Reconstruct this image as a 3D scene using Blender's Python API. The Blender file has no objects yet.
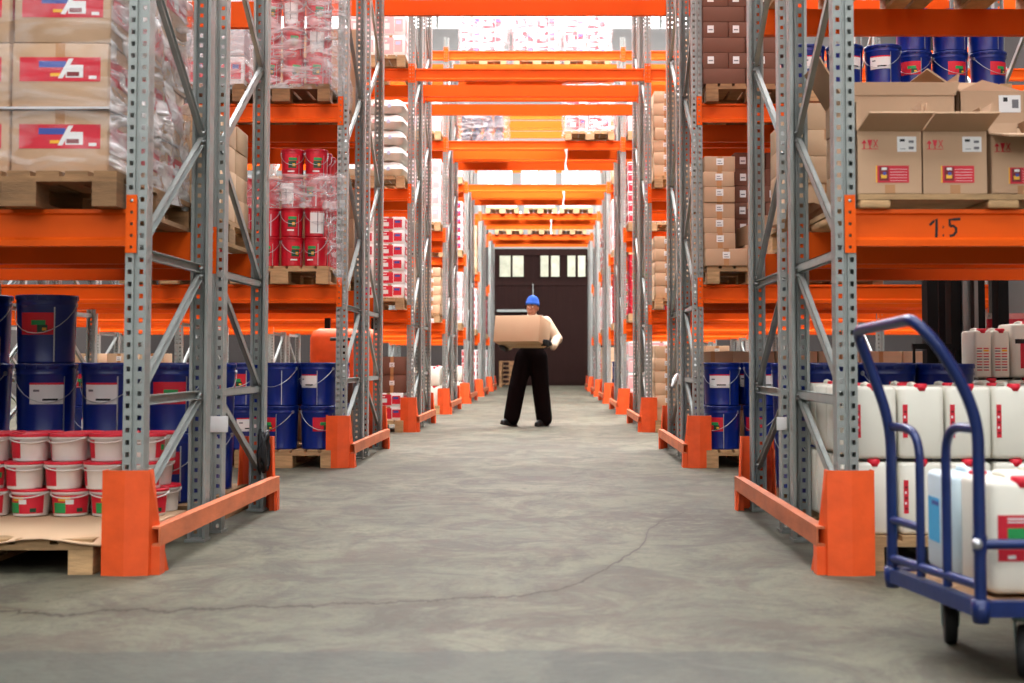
import bpy, bmesh, math, random
from mathutils import Vector, Matrix
random.seed(7)
R = math.radians
SC = bpy.context.scene
COL = SC.collection

# ------------------------------------------------------------------ materials
def lin(c):
    c = c / 255.0
    return c / 12.92 if c <= 0.04045 else ((c + 0.055) / 1.055) ** 2.4
def rgb(r, g, b):
    return (lin(r), lin(g), lin(b), 1.0)

def mat(name, col, rough=0.6, metal=0.0, var=0.08, scale=6.0, bump=0.0, bscale=40.0, spec=0.4, stretch=None):
    """principled material with procedural colour variation and bump"""
    m = bpy.data.materials.new(name); m.use_nodes = True
    nt = m.node_tree; N = nt.nodes; L = nt.links
    b = N['Principled BSDF']
    b.inputs['Roughness'].default_value = rough
    b.inputs['Metallic'].default_value = metal
    b.inputs['Specular IOR Level'].default_value = spec
    tc = N.new('ShaderNodeTexCoord')
    src = tc.outputs['Object']
    if stretch:
        mp = N.new('ShaderNodeMapping'); mp.inputs['Scale'].default_value = stretch
        L.new(src, mp.inputs['Vector']); src = mp.outputs['Vector']
    no = N.new('ShaderNodeTexNoise'); no.inputs['Scale'].default_value = scale; no.inputs['Detail'].default_value = 5
    L.new(src, no.inputs['Vector'])
    oi = N.new('ShaderNodeObjectInfo')
    mix = N.new('ShaderNodeMix'); mix.data_type = 'RGBA'
    c = Vector(col[:3])
    mix.inputs[6].default_value = (*[max(0, x * (1 - 2.2 * var)) for x in c], 1)
    mix.inputs[7].default_value = (*[min(1, x * (1 + 1.6 * var)) for x in c], 1)
    L.new(no.outputs['Fac'], mix.inputs[0])
    hs = N.new('ShaderNodeHueSaturation')
    mr = N.new('ShaderNodeMapRange'); mr.inputs[3].default_value = 1 - var; mr.inputs[4].default_value = 1 + var * .6
    L.new(oi.outputs['Random'], mr.inputs[0]); L.new(mr.outputs[0], hs.inputs['Value'])
    L.new(mix.outputs[2], hs.inputs['Color']); L.new(hs.outputs['Color'], b.inputs['Base Color'])
    if bump:
        n2 = N.new('ShaderNodeTexNoise'); n2.inputs['Scale'].default_value = bscale; n2.inputs['Detail'].default_value = 3
        L.new(src, n2.inputs['Vector'])
        bp = N.new('ShaderNodeBump'); bp.inputs['Strength'].default_value = bump; bp.inputs['Distance'].default_value = 0.01
        L.new(n2.outputs['Fac'], bp.inputs['Height']); L.new(bp.outputs['Normal'], b.inputs['Normal'])
    return m

M = {}
M['steel'] = mat('galvanised steel', rgb(150, 155, 151), 0.45, 0.25, 0.12, 9, 0.1, 60)
M['bolt'] = mat('zinc bolt', rgb(150, 152, 150), 0.35, 0.8)
M['orange'] = mat('orange beam paint', rgb(230, 88, 10), 0.5, 0, 0.06, 3, 0.05, 20, spec=0.15)
M['guard'] = mat('orange guard paint', rgb(238, 88, 34), 0.5, 0, 0.14, 9, 0.15, 30)
M['faded'] = mat('worn orange rail paint', rgb(206, 112, 70), 0.6, 0, 0.25, 12, 0.3, 40, stretch=(1, .3, 1))
M['wood'] = mat('pallet wood', rgb(190, 152, 108), 0.75, 0, 0.28, 8, 0.3, 30, stretch=(1, 1, 6))
M['oldwood'] = mat('weathered pallet wood', rgb(150, 112, 76), 0.8, 0, 0.3, 8, 0.3, 30, stretch=(1, 1, 6))
M['card'] = mat('kraft cardboard', rgb(190, 155, 124), 0.8, 0, 0.06, 3, 0.08, 25)
M['card_light'] = mat('light kraft cardboard', rgb(206, 172, 138), 0.8, 0, 0.06, 3, 0.08, 25)
M['card_brown'] = mat('brown cardboard', rgb(114, 74, 58), 0.8, 0, 0.08, 3, 0.05, 25)
M['card_in'] = mat('cardboard inner side', rgb(160, 124, 95), 0.85)
M['tape'] = mat('parcel tape', rgb(180, 128, 82), 0.35, 0, 0.05)
M['paper'] = mat('white paper', rgb(226, 224, 222), 0.7, 0, 0.02)
M['ink'] = mat('grey print', rgb(110, 108, 112), 0.7, 0, 0.02)
M['black'] = mat('black print', rgb(22, 22, 24), 0.6, 0, 0.02)
M['blue'] = mat('blue pail paint', rgb(2, 32, 116), 0.28, 0, 0.06, 4, spec=0.6)
M['bluelid'] = mat('blue lid paint', rgb(2, 34, 116), 0.3, 0, 0.06, 4, spec=0.6)
M['trolley'] = mat('blue trolley paint', rgb(12, 38, 98), 0.35, 0.1, 0.18, 14, 0.1, 50, spec=0.6)
M['wire'] = mat('steel wire', rgb(190, 192, 195), 0.3, 0.8)
M['red'] = mat('red pail paint', rgb(186, 20, 40), 0.35, 0, 0.05, spec=0.5)
M['redlab'] = mat('red print', rgb(205, 32, 52), 0.5, 0, 0.05)
M['redlid'] = mat('red plastic lid', rgb(226, 40, 60), 0.4, 0, 0.04)
M['green'] = mat('green print', rgb(40, 150, 80), 0.5, 0, 0.05)
M['dkgreen'] = mat('dark green print', rgb(28, 74, 50), 0.5, 0, 0.1)
M['yellow'] = mat('yellow print', rgb(240, 180, 50), 0.5, 0, 0.05)
M['bluelab'] = mat('blue print', rgb(60, 80, 160), 0.5, 0, 0.05)
M['cyan'] = mat('cyan print', rgb(60, 170, 220), 0.5, 0, 0.08)
M['white'] = mat('white plastic', rgb(232, 226, 222), 0.42, 0, 0.03)
M['can'] = mat('milky jerrycan plastic', rgb(226, 222, 208), 0.42, 0, 0.04, 5)
M['can_blue'] = mat('bluish jerrycan plastic', rgb(196, 214, 222), 0.4, 0, 0.04, 5)
M['palered'] = mat('pale red print', rgb(236, 176, 176), 0.6)
M['paleblue'] = mat('pale blue print', rgb(190, 196, 226), 0.6)
M['sack'] = mat('white woven sack', rgb(228, 228, 222), 0.6, 0, 0.04, 6, 0.5, 12)
M['slip'] = mat('grey slip sheet', rgb(205, 202, 205), 0.6, 0, 0.05)
M['jug'] = mat('grey bottle plastic', rgb(92, 92, 104), 0.3, 0, 0.08)
M['rubber'] = mat('black rubber', rgb(26, 26, 27), 0.6, 0, 0.1)
M['castor'] = mat('castor steel', rgb(120, 140, 140), 0.4, 0.5)
M['mast'] = mat('black mast paint', rgb(13, 13, 14), 0.6, 0, 0.1, spec=0.15)
M['hood'] = mat('dark red machine paint', rgb(120, 14, 20), 0.35, 0, 0.05)
M['grey'] = mat('grey machine paint', rgb(120, 120, 118), 0.4, 0, 0.06)
M['gate'] = mat('dark brown gate paint', rgb(40, 23, 20), 0.8, 0, 0.15, 2, 0.1, 20, spec=0.1, stretch=(6, 6, .5))
M['gateglass'] = mat('dusty gate glass', rgb(196, 196, 172), 0.4, 0, 0.2, 5)
M['wallp'] = mat('grey wall render', rgb(150, 150, 148), 0.85, 0, 0.05, 1.5)
M['wallshade'] = mat('shade-darkened wall', rgb(62, 56, 54), 0.85, 0, 0.1, 1.5)  # dark wall colour stands in for the gloom seen through the racks
M['ceilp'] = mat('white ceiling sheet', rgb(225, 225, 225), 0.8, 0, 0.03, 1.5)
M['skin'] = mat('skin', rgb(150, 98, 76), 0.5, 0, 0.05, 20)
M['hair'] = mat('black hair', rgb(20, 16, 15), 0.6)
M['beanie'] = mat('blue knitted wool', rgb(34, 86, 180), 0.9, 0, 0.12, 40, 0.6, 90, stretch=(1, 1, .2))
M['sweater'] = mat('cream sweater fabric', rgb(214, 192, 166), 0.9, 0, 0.1, 12, 0.4, 30)
M['overall'] = mat('dark brown work fabric', rgb(20, 13, 14), 0.95, 0, 0.15, 8, 0.3, 20, spec=0.05)
M['glove'] = mat('black glove', rgb(18, 20, 22), 0.55, 0, 0.15, 30)
M['shoe'] = mat('black shoe leather', rgb(20, 19, 20), 0.45)
M['strap'] = mat('brown strap', rgb(96, 58, 40), 0.7)
M['lips'] = mat('lips', rgb(120, 70, 60), 0.5)
M['marker'] = mat('black marker ink', rgb(20, 10, 10), 0.6)

def emit(name, col, s):
    m = bpy.data.materials.new(name); m.use_nodes = True
    nt = m.node_tree; b = nt.nodes['Principled BSDF']
    b.inputs['Base Color'].default_value = (.8, .8, .8, 1)
    b.inputs['Emission Color'].default_value = (*col, 1)
    b.inputs['Emission Strength'].default_value = s
    return m
SKYS = [6.8, 4.0, 30.0, 46.0, 46.0, 36.0, 5.0]
for q, e_ in enumerate(SKYS): M['sky%d' % q] = emit('daylit translucent glazing', (0.96, 0.98, 1.0), e_)
M['skyfront'] = emit('added front fill panel', (0.97, 0.985, 1.0), 3.0)  # glow for the added front panel, not a known window
M['skyend'] = emit('daylit clerestory glazing', (1.0, 1.0, 1.0), 3.0)

def film_mat(lo, hi):
    m = bpy.data.materials.new('clear stretch film'); m.use_nodes = True
    nt = m.node_tree; N = nt.nodes; L = nt.links
    for n in list(N):
        if n.type != 'OUTPUT_MATERIAL': N.remove(n)
    out = N['Material Output']
    tr = N.new('ShaderNodeBsdfTransparent')
    pr = N.new('ShaderNodeBsdfPrincipled')
    pr.inputs['Base Color'].default_value = (.86, .87, .88, 1); pr.inputs['Roughness'].default_value = .22
    tc = N.new('ShaderNodeTexCoord'); mp = N.new('ShaderNodeMapping')
    mp.inputs['Scale'].default_value = (1.0, 1.0, 3.5); mp.inputs['Rotation'].default_value = (0.5, 0.3, 0)
    no = N.new('ShaderNodeTexNoise'); no.inputs['Scale'].default_value = 3.2; no.inputs['Detail'].default_value = 6
    no.inputs['Distortion'].default_value = 1.6
    L.new(tc.outputs['Object'], mp.inputs['Vector']); L.new(mp.outputs['Vector'], no.inputs['Vector'])
    cr = N.new('ShaderNodeMapRange'); cr.inputs[1].default_value = .38; cr.inputs[2].default_value = .68
    cr.inputs[3].default_value = lo; cr.inputs[4].default_value = hi
    L.new(no.outputs['Fac'], cr.inputs[0])
    bp = N.new('ShaderNodeBump'); bp.inputs['Strength'].default_value = 1; bp.inputs['Distance'].default_value = .03
    L.new(no.outputs['Fac'], bp.inputs['Height']); L.new(bp.outputs['Normal'], pr.inputs['Normal'])
    mx = N.new('ShaderNodeMixShader')
    L.new(cr.outputs[0], mx.inputs[0]); L.new(tr.outputs[0], mx.inputs[1]); L.new(pr.outputs[0], mx.inputs[2])
    L.new(mx.outputs[0], out.inputs['Surface'])
    return m
M['film'] = film_mat(.06, .5)
M['film_clear'] = film_mat(.0, .22)
M['film_white'] = film_mat(.15, .9)

def math_node(N, L, op, a, b=None, c=None):
    n = N.new('ShaderNodeMath'); n.operation = op
    for i, v in enumerate((a, b, c)):
        if v is None: continue
        if isinstance(v, (int, float)): n.inputs[i].default_value = v
        else: L.new(v, n.inputs[i])
    return n.outputs[0]

def concrete():
    m = bpy.data.materials.new('worn concrete'); m.use_nodes = True
    nt = m.node_tree; N = nt.nodes; L = nt.links; b = N['Principled BSDF']
    b.inputs['Roughness'].default_value = .72; b.inputs['Specular IOR Level'].default_value = .3
    tc = N.new('ShaderNodeTexCoord'); o = tc.outputs['Object']
    def noise(s, det=6, sc=(1, 1, 1), dist=0.0, rough=.6):
        mp = N.new('ShaderNodeMapping'); mp.inputs['Scale'].default_value = sc
        L.new(o, mp.inputs['Vector'])
        n = N.new('ShaderNodeTexNoise'); n.inputs['Scale'].default_value = s; n.inputs['Detail'].default_value = det
        n.inputs['Distortion'].default_value = dist; n.inputs['Roughness'].default_value = rough
        L.new(mp.outputs['Vector'], n.inputs['Vector']); return n.outputs['Fac']
    def mixc(f, a, c):
        x = N.new('ShaderNodeMix'); x.data_type = 'RGBA'
        if isinstance(f, float): x.inputs[0].default_value = f
        else: L.new(f, x.inputs[0])
        for i, v in ((6, a), (7, c)):
            if isinstance(v, tuple): x.inputs[i].default_value = v
            else: L.new(v, x.inputs[i])
        return x.outputs[2]
    def ramp(v, lo, hi, a=0.0, z=1.0):
        r = N.new('ShaderNodeMapRange'); r.inputs[1].default_value = lo; r.inputs[2].default_value = hi
        r.inputs[3].default_value = a; r.inputs[4].default_value = z
        L.new(v, r.inputs[0]); return r.outputs[0]
    base = mixc(ramp(noise(.7, 4, (1, .6, 1)), .35, .65), rgb(84, 83, 69), rgb(105, 102, 84))
    base = mixc(ramp(noise(2.4, 9, (1.1, .9, 1), .8, .72), .44, .60, 0, .8), base, rgb(60, 56, 46))
    base = mixc(ramp(noise(11, 7, (1, 1, 1), .6, .7), .52, .68, 0, .6), base, rgb(68, 62, 54))
    base = mixc(ramp(noise(45, 5, (1, 1, 1), 0, .7), .52, .72, 0, .5), base, rgb(56, 52, 46))
    # scuffed dirty patches
    base = mixc(ramp(noise(1.6, 7, (1, 1, 1), 1.2, .78), .50, .60, 0, .7), base, rgb(74, 64, 53))
    sx = N.new('ShaderNodeSeparateXYZ'); L.new(o, sx.inputs[0]); X, Y = sx.outputs[0], sx.outputs[1]
    base = mixc(ramp(noise(2.2, 9, (1, 1.4, 1), 2.0, .75), .60, .70, 0, .5), base, rgb(122, 118, 102))
    # older darker slab at the near end, with an uneven edge
    n1 = noise(6, 5)
    ye = math_node(N, L, 'ADD', Y, ramp(n1, .3, .7, -.03, .03))
    slab = math_node(N, L, 'LESS_THAN', ye, 3.93)
    slab = math_node(N, L, 'MULTIPLY', slab, ramp(math_node(N, L, 'ADD', X, ramp(n1, .3, .7, -.1, .1)), .62, .86, 1, 0))
    base = mixc(math_node(N, L, 'MULTIPLY', slab, .6), base, rgb(56, 60, 54))
    # long wandering crack
    fc = N.new('ShaderNodeFloatCurve'); cv = fc.mapping.curves[0]
    pts = [(-2.6, 4.50), (-1.9, 4.53), (-1.4, 4.58), (-.8, 4.68), (-.3, 4.80), (0, 4.95), (.2, 5.4), (.42, 6.1), (.55, 6.9), (.8, 7.6)]
    x0, x1, y0, y1 = -2.6, .8, 4, 8
    P = [((a - x0) / (x1 - x0), (c - y0) / (y1 - y0)) for a, c in pts]
    cv.points[0].location = P[0]; cv.points[1].location = P[-1]
    for p in P[1:-1]: cv.points.new(*p)
    fc.mapping.update()
    L.new(ramp(X, x0, x1), fc.inputs['Value'])
    cy = ramp(fc.outputs[0], 0, 1, y0, y1)
    wob = ramp(noise(5, 8, (1, .2, 1), 0, .7), .3, .7, -.09, .09)
    dist = math_node(N, L, 'ABSOLUTE', math_node(N, L, 'SUBTRACT', math_node(N, L, 'ADD', Y, wob), cy))
    crack = ramp(dist, .006, .024, .9, 0)
    halo = ramp(dist, .0, .14, .4, 0)
    inx = math_node(N, L, 'MULTIPLY', math_node(N, L, 'LESS_THAN', X, .78), math_node(N, L, 'GREATER_THAN', X, -2.6))
    base = mixc(math_node(N, L, 'MULTIPLY', halo, inx), base, rgb(60, 53, 38))
    base = mixc(math_node(N, L, 'MULTIPLY', crack, inx), base, rgb(38, 33, 22))
    # broken-up dark patch where the crack ends
    dx = math_node(N, L, 'MULTIPLY', math_node(N, L, 'SUBTRACT', X, .75), 1.6); dy = math_node(N, L, 'MULTIPLY', math_node(N, L, 'SUBTRACT', Y, 7.2), .75)
    rr_ = math_node(N, L, 'SQRT', math_node(N, L, 'ADD', math_node(N, L, 'MULTIPLY', dx, dx), math_node(N, L, 'MULTIPLY', dy, dy)))
    base = mixc(math_node(N, L, 'MULTIPLY', ramp(rr_, .1, .95, 1, 0), ramp(noise(5, 10, (1, 1, 1), 1.0, .8), .40, .52, 0, .8)), base, rgb(48, 39, 29))
    vo = N.new('ShaderNodeTexVoronoi'); vo.feature = 'DISTANCE_TO_EDGE'; vo.inputs['Scale'].default_value = .55
    wa = N.new('ShaderNodeTexNoise'); wa.inputs['Scale'].default_value = 3; wa.inputs['Detail'].default_value = 8
    L.new(o, wa.inputs['Vector'])
    va = N.new('ShaderNodeVectorMath'); va.operation = 'MULTIPLY_ADD'
    L.new(wa.outputs['Color'], va.inputs[0]); va.inputs[1].default_value = (.5, .5, 0); L.new(o, va.inputs[2])
    L.new(va.outputs[0], vo.inputs['Vector'])
    fine = ramp(vo.outputs['Distance'], .0, .008, .45, 0)
    fine = math_node(N, L, 'MULTIPLY', fine, ramp(noise(.8, 2), .5, .62))
    base = mixc(fine, base, rgb(46, 41, 34))
    L.new(base, b.inputs['Base Color'])
    bp = N.new('ShaderNodeBump'); bp.inputs['Strength'].default_value = .35; bp.inputs['Distance'].default_value = .01
    L.new(noise(25, 8), bp.inputs['Height']); L.new(bp.outputs['Normal'], b.inputs['Normal'])
    return m
M['concrete'] = concrete()

# ------------------------------------------------------------------ mesh builder
class MB:
    def __init__(s): s.v = []; s.f = []; s.m = []; s.sm = []; s.mats = []
    def mi(s, k):
        if k not in s.mats: s.mats.append(k)
        return s.mats.index(k)
    def add(s, vs, fs, k, smooth=False, T=None):
        b = len(s.v)
        s.v += [tuple(T @ Vector(p)) if T else tuple(p) for p in vs]
        i = s.mi(k)
        for f in fs:
            s.f.append([b + q for q in f]); s.m.append(i); s.sm.append(smooth)
        return s
    def box(s, x0, x1, y0, y1, z0, z1, k, T=None):
        vs = [(x, y, z) for z in (z0, z1) for y in (y0, y1) for x in (x0, x1)]
        fs = [(0, 2, 3, 1), (4, 5, 7, 6), (0, 1, 5, 4), (2, 6, 7, 3), (0, 4, 6, 2), (1, 3, 7, 5)]
        return s.add(vs, fs, k, False, T)
    def rbox(s, x0, x1, y0, y1, z0, z1, r, k, seg=3, T=None, rz=None):
        """box with rounded vertical edges and softened top/bottom rims"""
        rz = r * .6 if rz is None else rz
        def ring(ins, z):
            rr = max(r - ins, .001); out = []
            for cx, cy, a0 in ((x1 - r, y1 - r, 0), (x0 + r, y1 - r, 90), (x0 + r, y0 + r, 180), (x1 - r, y0 + r, 270)):
                for i in range(seg + 1):
                    a = R(a0 + 90 * i / seg); out.append((cx + rr * math.cos(a), cy + rr * math.sin(a), z))
            return out
        rs = []
        for q in (0, .5, 1):
            a = q * math.pi / 2; rs.append(ring(rz * (1 - math.sin(a)), z0 + rz * (1 - math.cos(a))))
        for q in (1, .5, 0):
            a = q * math.pi / 2; rs.append(ring(rz * (1 - math.sin(a)), z1 - rz * (1 - math.cos(a))))
        n = len(rs[0]); vs = [p for q in rs for p in q]; fs = []
        for j in range(len(rs) - 1):
            for i in range(n):
                fs.append((j * n + i, j * n + (i + 1) % n, (j + 1) * n + (i + 1) % n, (j + 1) * n + i))
        s.add(vs, fs, k, True, T)
        s.add(rs[0], [tuple(reversed(range(n)))], k, False, T)
        return s.add(rs[-1], [tuple(range(n))], k, False, T)
    def lathe(s, prof, k, n=24, cx=0, cy=0, T=None, smooth=True, a0=0, a1=360):
        full = abs(a1 - a0) >= 360
        m = n if full else n + 1
        vs = []
        for r, z in prof:
            for i in range(m):
                a = R(a0 + (a1 - a0) * i / n); vs.append((cx + r * math.cos(a), cy + r * math.sin(a), z))
        fs = []
        for j in range(len(prof) - 1):
            for i in range(n):
                i2 = (i + 1) % m
                fs.append((j * m + i, j * m + i2, (j + 1) * m + i2, (j + 1) * m + i))
        return s.add(vs, fs, k, smooth, T)
    def tube(s, pts, r, k, n=8, caps=True, T=None):
        pts = [Vector(p) for p in pts]
        rr = r if isinstance(r, (list, tuple)) else [r] * len(pts)
        vs = []; up = None
        for i, p in enumerate(pts):
            d = (pts[min(i + 1, len(pts) - 1)] - pts[max(i - 1, 0)]).normalized()
            if up is None:
                up = d.orthogonal().normalized()
            else:
                up = (up - d * up.dot(d)).normalized()
            w = d.cross(up)
            for j in range(n):
                a = 2 * math.pi * j / n
                vs.append(p + (up * math.cos(a) + w * math.sin(a)) * rr[i])
        fs = []
        for i in range(len(pts) - 1):
            for j in range(n):
                fs.append((i * n + j, i * n + (j + 1) % n, (i + 1) * n + (j + 1) % n, (i + 1) * n + j))
        s.add(vs, fs, k, True, T)
        if caps:
            s.add(vs[:n], [tuple(reversed(range(n)))], k, False, T)
            s.add(vs[-n:], [tuple(range(n))], k, False, T)
        return s
    def ball(s, c, r, k, seg=16, T=None):
        r = r if isinstance(r, (list, tuple)) else (r, r, r)
        vs = []; fs = []; nr = seg // 2
        for j in range(nr + 1):
            t = math.pi * j / nr
            for i in range(seg):
                a = 2 * math.pi * i / seg
                vs.append((c[0] + r[0] * math.sin(t) * math.cos(a), c[1] + r[1] * math.sin(t) * math.sin(a), c[2] + r[2] * math.cos(t)))
        for j in range(nr):
            for i in range(seg):
                fs.append((j * seg + i, (j + 1) * seg + i, (j + 1) * seg + (i + 1) % seg, j * seg + (i + 1) % seg))
        return s.add(vs, fs, k, True, T)
    def prism(s, prof, x0, x1, k, smooth=False, T=None):
        """closed (y,z) profile swept along x"""
        n = len(prof)
        vs = [(x0, y, z) for y, z in prof] + [(x1, y, z) for y, z in prof]
        fs = [(i, (i + 1) % n, n + (i + 1) % n, n + i) for i in range(n)] + [tuple(reversed(range(n))), tuple(range(n, 2 * n))]
        return s.add(vs, fs, k, smooth, T)
    def mesh(s, name):
        me = bpy.data.meshes.new(name)
        me.from_pydata(s.v, [], s.f)
        for k in s.mats: me.materials.append(M[k])
        me.polygons.foreach_set('material_index', s.m)
        me.polygons.foreach_set('use_smooth', s.sm)
        bm = bmesh.new(); bm.from_mesh(me); bmesh.ops.recalc_face_normals(bm, faces=bm.faces); bm.to_mesh(me); bm.free()
        me.update(); return me

def obj(name, me, parent=None, loc=(0, 0, 0), rz=0, link=True):
    if isinstance(me, MB): me = me.mesh(name)
    o = bpy.data.objects.new(name, me)
    o.location = loc; o.rotation_euler = (0, 0, rz)
    if link: COL.objects.link(o)
    if parent: o.parent = parent
    return o
def empty(name, loc=(0, 0, 0), rz=0, link=True):
    return obj(name, None, None, loc, rz, link)
def tag(o, label, cat, group=None):
    o['label'] = label; o['category'] = cat
    if group: o['group'] = group
    return o
def struct(name, mb, loc=(0, 0, 0)):
    o = obj(name, mb, None, loc); o['kind'] = 'structure'; return o

class Proto:
    """an unlinked thing with parts; stamp() makes real copies of it and all of its parts"""
    def __init__(s, name, cat, root_mesh=None):
        s.name = name; s.cat = cat
        s.root = obj(name, root_mesh, link=False); s.parts = []
    def part(s, name, me, parent=None, label=None, loc=(0, 0, 0)):
        o = obj(name, me, parent or s.root, loc=loc, link=False)
        if label: o['label'] = label
        s.parts.append(o); return o
    def stamp(s, loc, label, group=None, rz=0, skip=(), bare=False, rot=None):
        r = s.root.copy(); COL.objects.link(r)
        r.location = loc; r.rotation_euler = rot or (0, 0, rz)
        mp = {s.root: r}
        for p in s.parts:
            if p.name.split('.')[0] in skip or bare: continue
            c = p.copy(); COL.objects.link(c); c.parent = mp.get(p.parent, r); mp[p] = c
        return tag(r, label, s.cat, group)
    def clean(s):
        for p in reversed(s.parts): bpy.data.objects.remove(p)
        bpy.data.objects.remove(s.root)

# ------------------------------------------------------------------ camera
CAMZ = .87; F = 1297.0; PITCH = 2.7
cam = bpy.data.cameras.new('camera'); camo = bpy.data.objects.new('camera', cam); COL.objects.link(camo)
SC.camera = camo
camo.location = (0, 0, CAMZ); camo.rotation_euler = (R(90 + PITCH), 0, 0)
cam.sensor_width = 36; cam.lens = F / 1024 * 36
cam.shift_x = -37 / 1024; cam.shift_y = (19.5 - F * math.tan(R(PITCH))) / 1024
cam.clip_start = .05; cam.clip_end = 200
cam.dof.use_dof = True; cam.dof.focus_distance = 9.5; cam.dof.aperture_fstop = 3.2
VX, VY = 549.0, 361.0
def X(px, d): return (px - VX) * d / F
def Z(py, d): return CAMZ + (VY - py) * d / F

# ------------------------------------------------------------------ hall
HX, HY0, HY1, HZ = 13.0, -7.0, 46.0, 13.6
struct('floor', MB().box(-HX, HX, HY0, HY1, -.1, 0, 'concrete'))
struct('ceiling', MB().box(-HX - .2, HX + .2, HY0 - .2, HY1 + .2, HZ, HZ + .2, 'ceilp'))
struct('wall_left', MB().box(-HX - .2, -HX, HY0, HY1, 0, HZ, 'wallshade'))
struct('wall_right', MB().box(HX, HX + .2, HY0, HY1, 0, HZ, 'wallshade'))
GX0, GX1, GZ = -2.1, 2.1, 4.85
mb = MB().box(-HX, GX0, HY1, HY1 + .2, 6, HZ, 'wallp').box(GX1, HX, HY1, HY1 + .2, 6, HZ, 'wallp').box(-HX, GX0, HY1, HY1 + .2, 0, 6, 'wallshade').box(GX1, HX, HY1, HY1 + .2, 0, 6, 'wallshade').box(GX0, GX1, HY1, HY1 + .2, GZ, HZ, 'wallp')  # lower back wall coloured dark in place of shade, upper part plain grey
struct('wall_back', mb)
struct('wall_front', MB().box(-HX, HX, HY0 - .2, HY0, 0, HZ, 'wallp'))
nwin = 1
def window(x0, x1, y0, y1, z0, z1, k, bars, axis):
    global nwin
    w = struct('window_%d' % nwin, MB().box(x0, x1, y0, y1, z0, z1, k)); nwin += 1
    f = MB(); t = .05
    for i in range(bars + 1):
        if axis == 'z':
            xx = x0 + (x1 - x0) * i / bars
            f.box(xx - t, xx + t, y0, y1, z0 - .05, z0, 'steel')
        else:
            xx = x0 + (x1 - x0) * i / bars
            f.box(xx - t, xx + t, y0 - .05, y0, z0, z1, 'steel')
    obj('window_frame', f, w)
for wq, (y0, y1) in enumerate(((-4, 4.6), (7.5, 10.5), (13.2, 15.8), (18.4, 21.2), (23.7, 26.4), (29, 31.6), (34, 44))):
    window(-9, 9, y0, y1, HZ - .06, HZ - .02, 'sky%d' % wq, 9, 'z')
window(-11, 11, HY1 - .06, HY1 - .02, 12.78, 13.5, 'skyend', 22, 'y')
window(-8, 8, HY0 + .02, HY0 + .06, 4.5, 10.0, 'skyfront', 10, 'y')  # unseen glowing panel added behind the camera to light the rack fronts

# gate in the back wall: door_1 with leaves, panes, planks
g = struct('door_1', MB().box(GX0, GX1, HY1 - .02, HY1 + .1, 0, GZ, 'gate'))
px2 = lambda p: X(p, 45.9)
pl = MB(); n = 34
for i in range(n):
    xa = GX0 + (GX1 - GX0) * i / n
    pl.box(xa + .012, xa + (GX1 - GX0) / n - .012, HY1 - .05, HY1 - .02, .1, 3.55, 'gate')
pl.box(GX0, GX1, HY1 - .07, HY1 - .02, 3.55, 3.72, 'gate').box(GX0, GX1, HY1 - .07, HY1 - .02, 4.62, 4.85, 'gate')
obj('plank_panel', pl, g)
for a, b2 in ((499, 511), (512, 524), (540, 549), (550.5, 560), (567, 576), (577.5, 586)):
    xa, xb = px2(a), px2(b2)
    p = obj('pane', MB().box(xa + .02, xb - .02, HY1 - .075, HY1 - .06, Z(276.5, 45.9), Z(255.5, 45.9), 'gateglass'), g)
    fr = MB(); za, zb = Z(277.5, 45.9), Z(254.5, 45.9)
    fr.box(xa - .03, xa + .02, HY1 - .09, HY1 - .05, za, zb, 'gate').box(xb - .02, xb + .03, HY1 - .09, HY1 - .05, za, zb, 'gate')
    obj('pane_frame', fr, g)
obj('meeting_bar', MB().box(px2(532), px2(534), HY1 - .12, HY1 - .05, .1, 4.7, 'gate').box(px2(532.6), px2(533.4), HY1 - .15, HY1 - .12, 2.7, 3.6, 'steel'), g)['label'] = 'steel bolt rod on the gate'
obj('cross_bar', MB().box(px2(497), px2(530), HY1 - .16, HY1 - .1, Z(312, 45.9), Z(309.5, 45.9), 'steel'), g)['label'] = 'pale metal cross bar'

# ------------------------------------------------------------------ racks
ROW = 5.3; NR = 7
LX, RX = -1.66, 1.18                      # inner faces of the posts beside the aisle
PW, PD, PH = .086, .075, 6.22
BH = .155
def sheet(mb, ax0, ax1, fixed, z0, z1, axis, holes, k, pitch=.05, hw=.0085, hh=.020):
    """perforated steel strip; axis 'x' (face normal y) or 'y' (face normal x)"""
    P = (lambda u, z: (u, fixed, z)) if axis == 'x' else (lambda u, z: (fixed, u, z))
    vs, fs = [], []
    def q(u0, u1, a, b):
        i = len(vs); vs.extend([P(u0, a), P(u1, a), P(u1, b), P(u0, b)]); fs.append((i, i + 1, i + 2, i + 3))
    cuts = [ax0]
    for h in holes:
        q(cuts[-1], h - hw / 1, z0, z1); cuts.append(h + hw)
        z = z0; n = int((z1 - z0) / pitch)
        for i in range(n):
            c = z0 + pitch * (i + .5)
            q(h - hw, h + hw, z, c - hh / 2); z = c + hh / 2
        q(h - hw, h + hw, z, z1)
    q(cuts[-1], ax1, z0, z1)
    mb.add(vs, fs, k)

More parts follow.
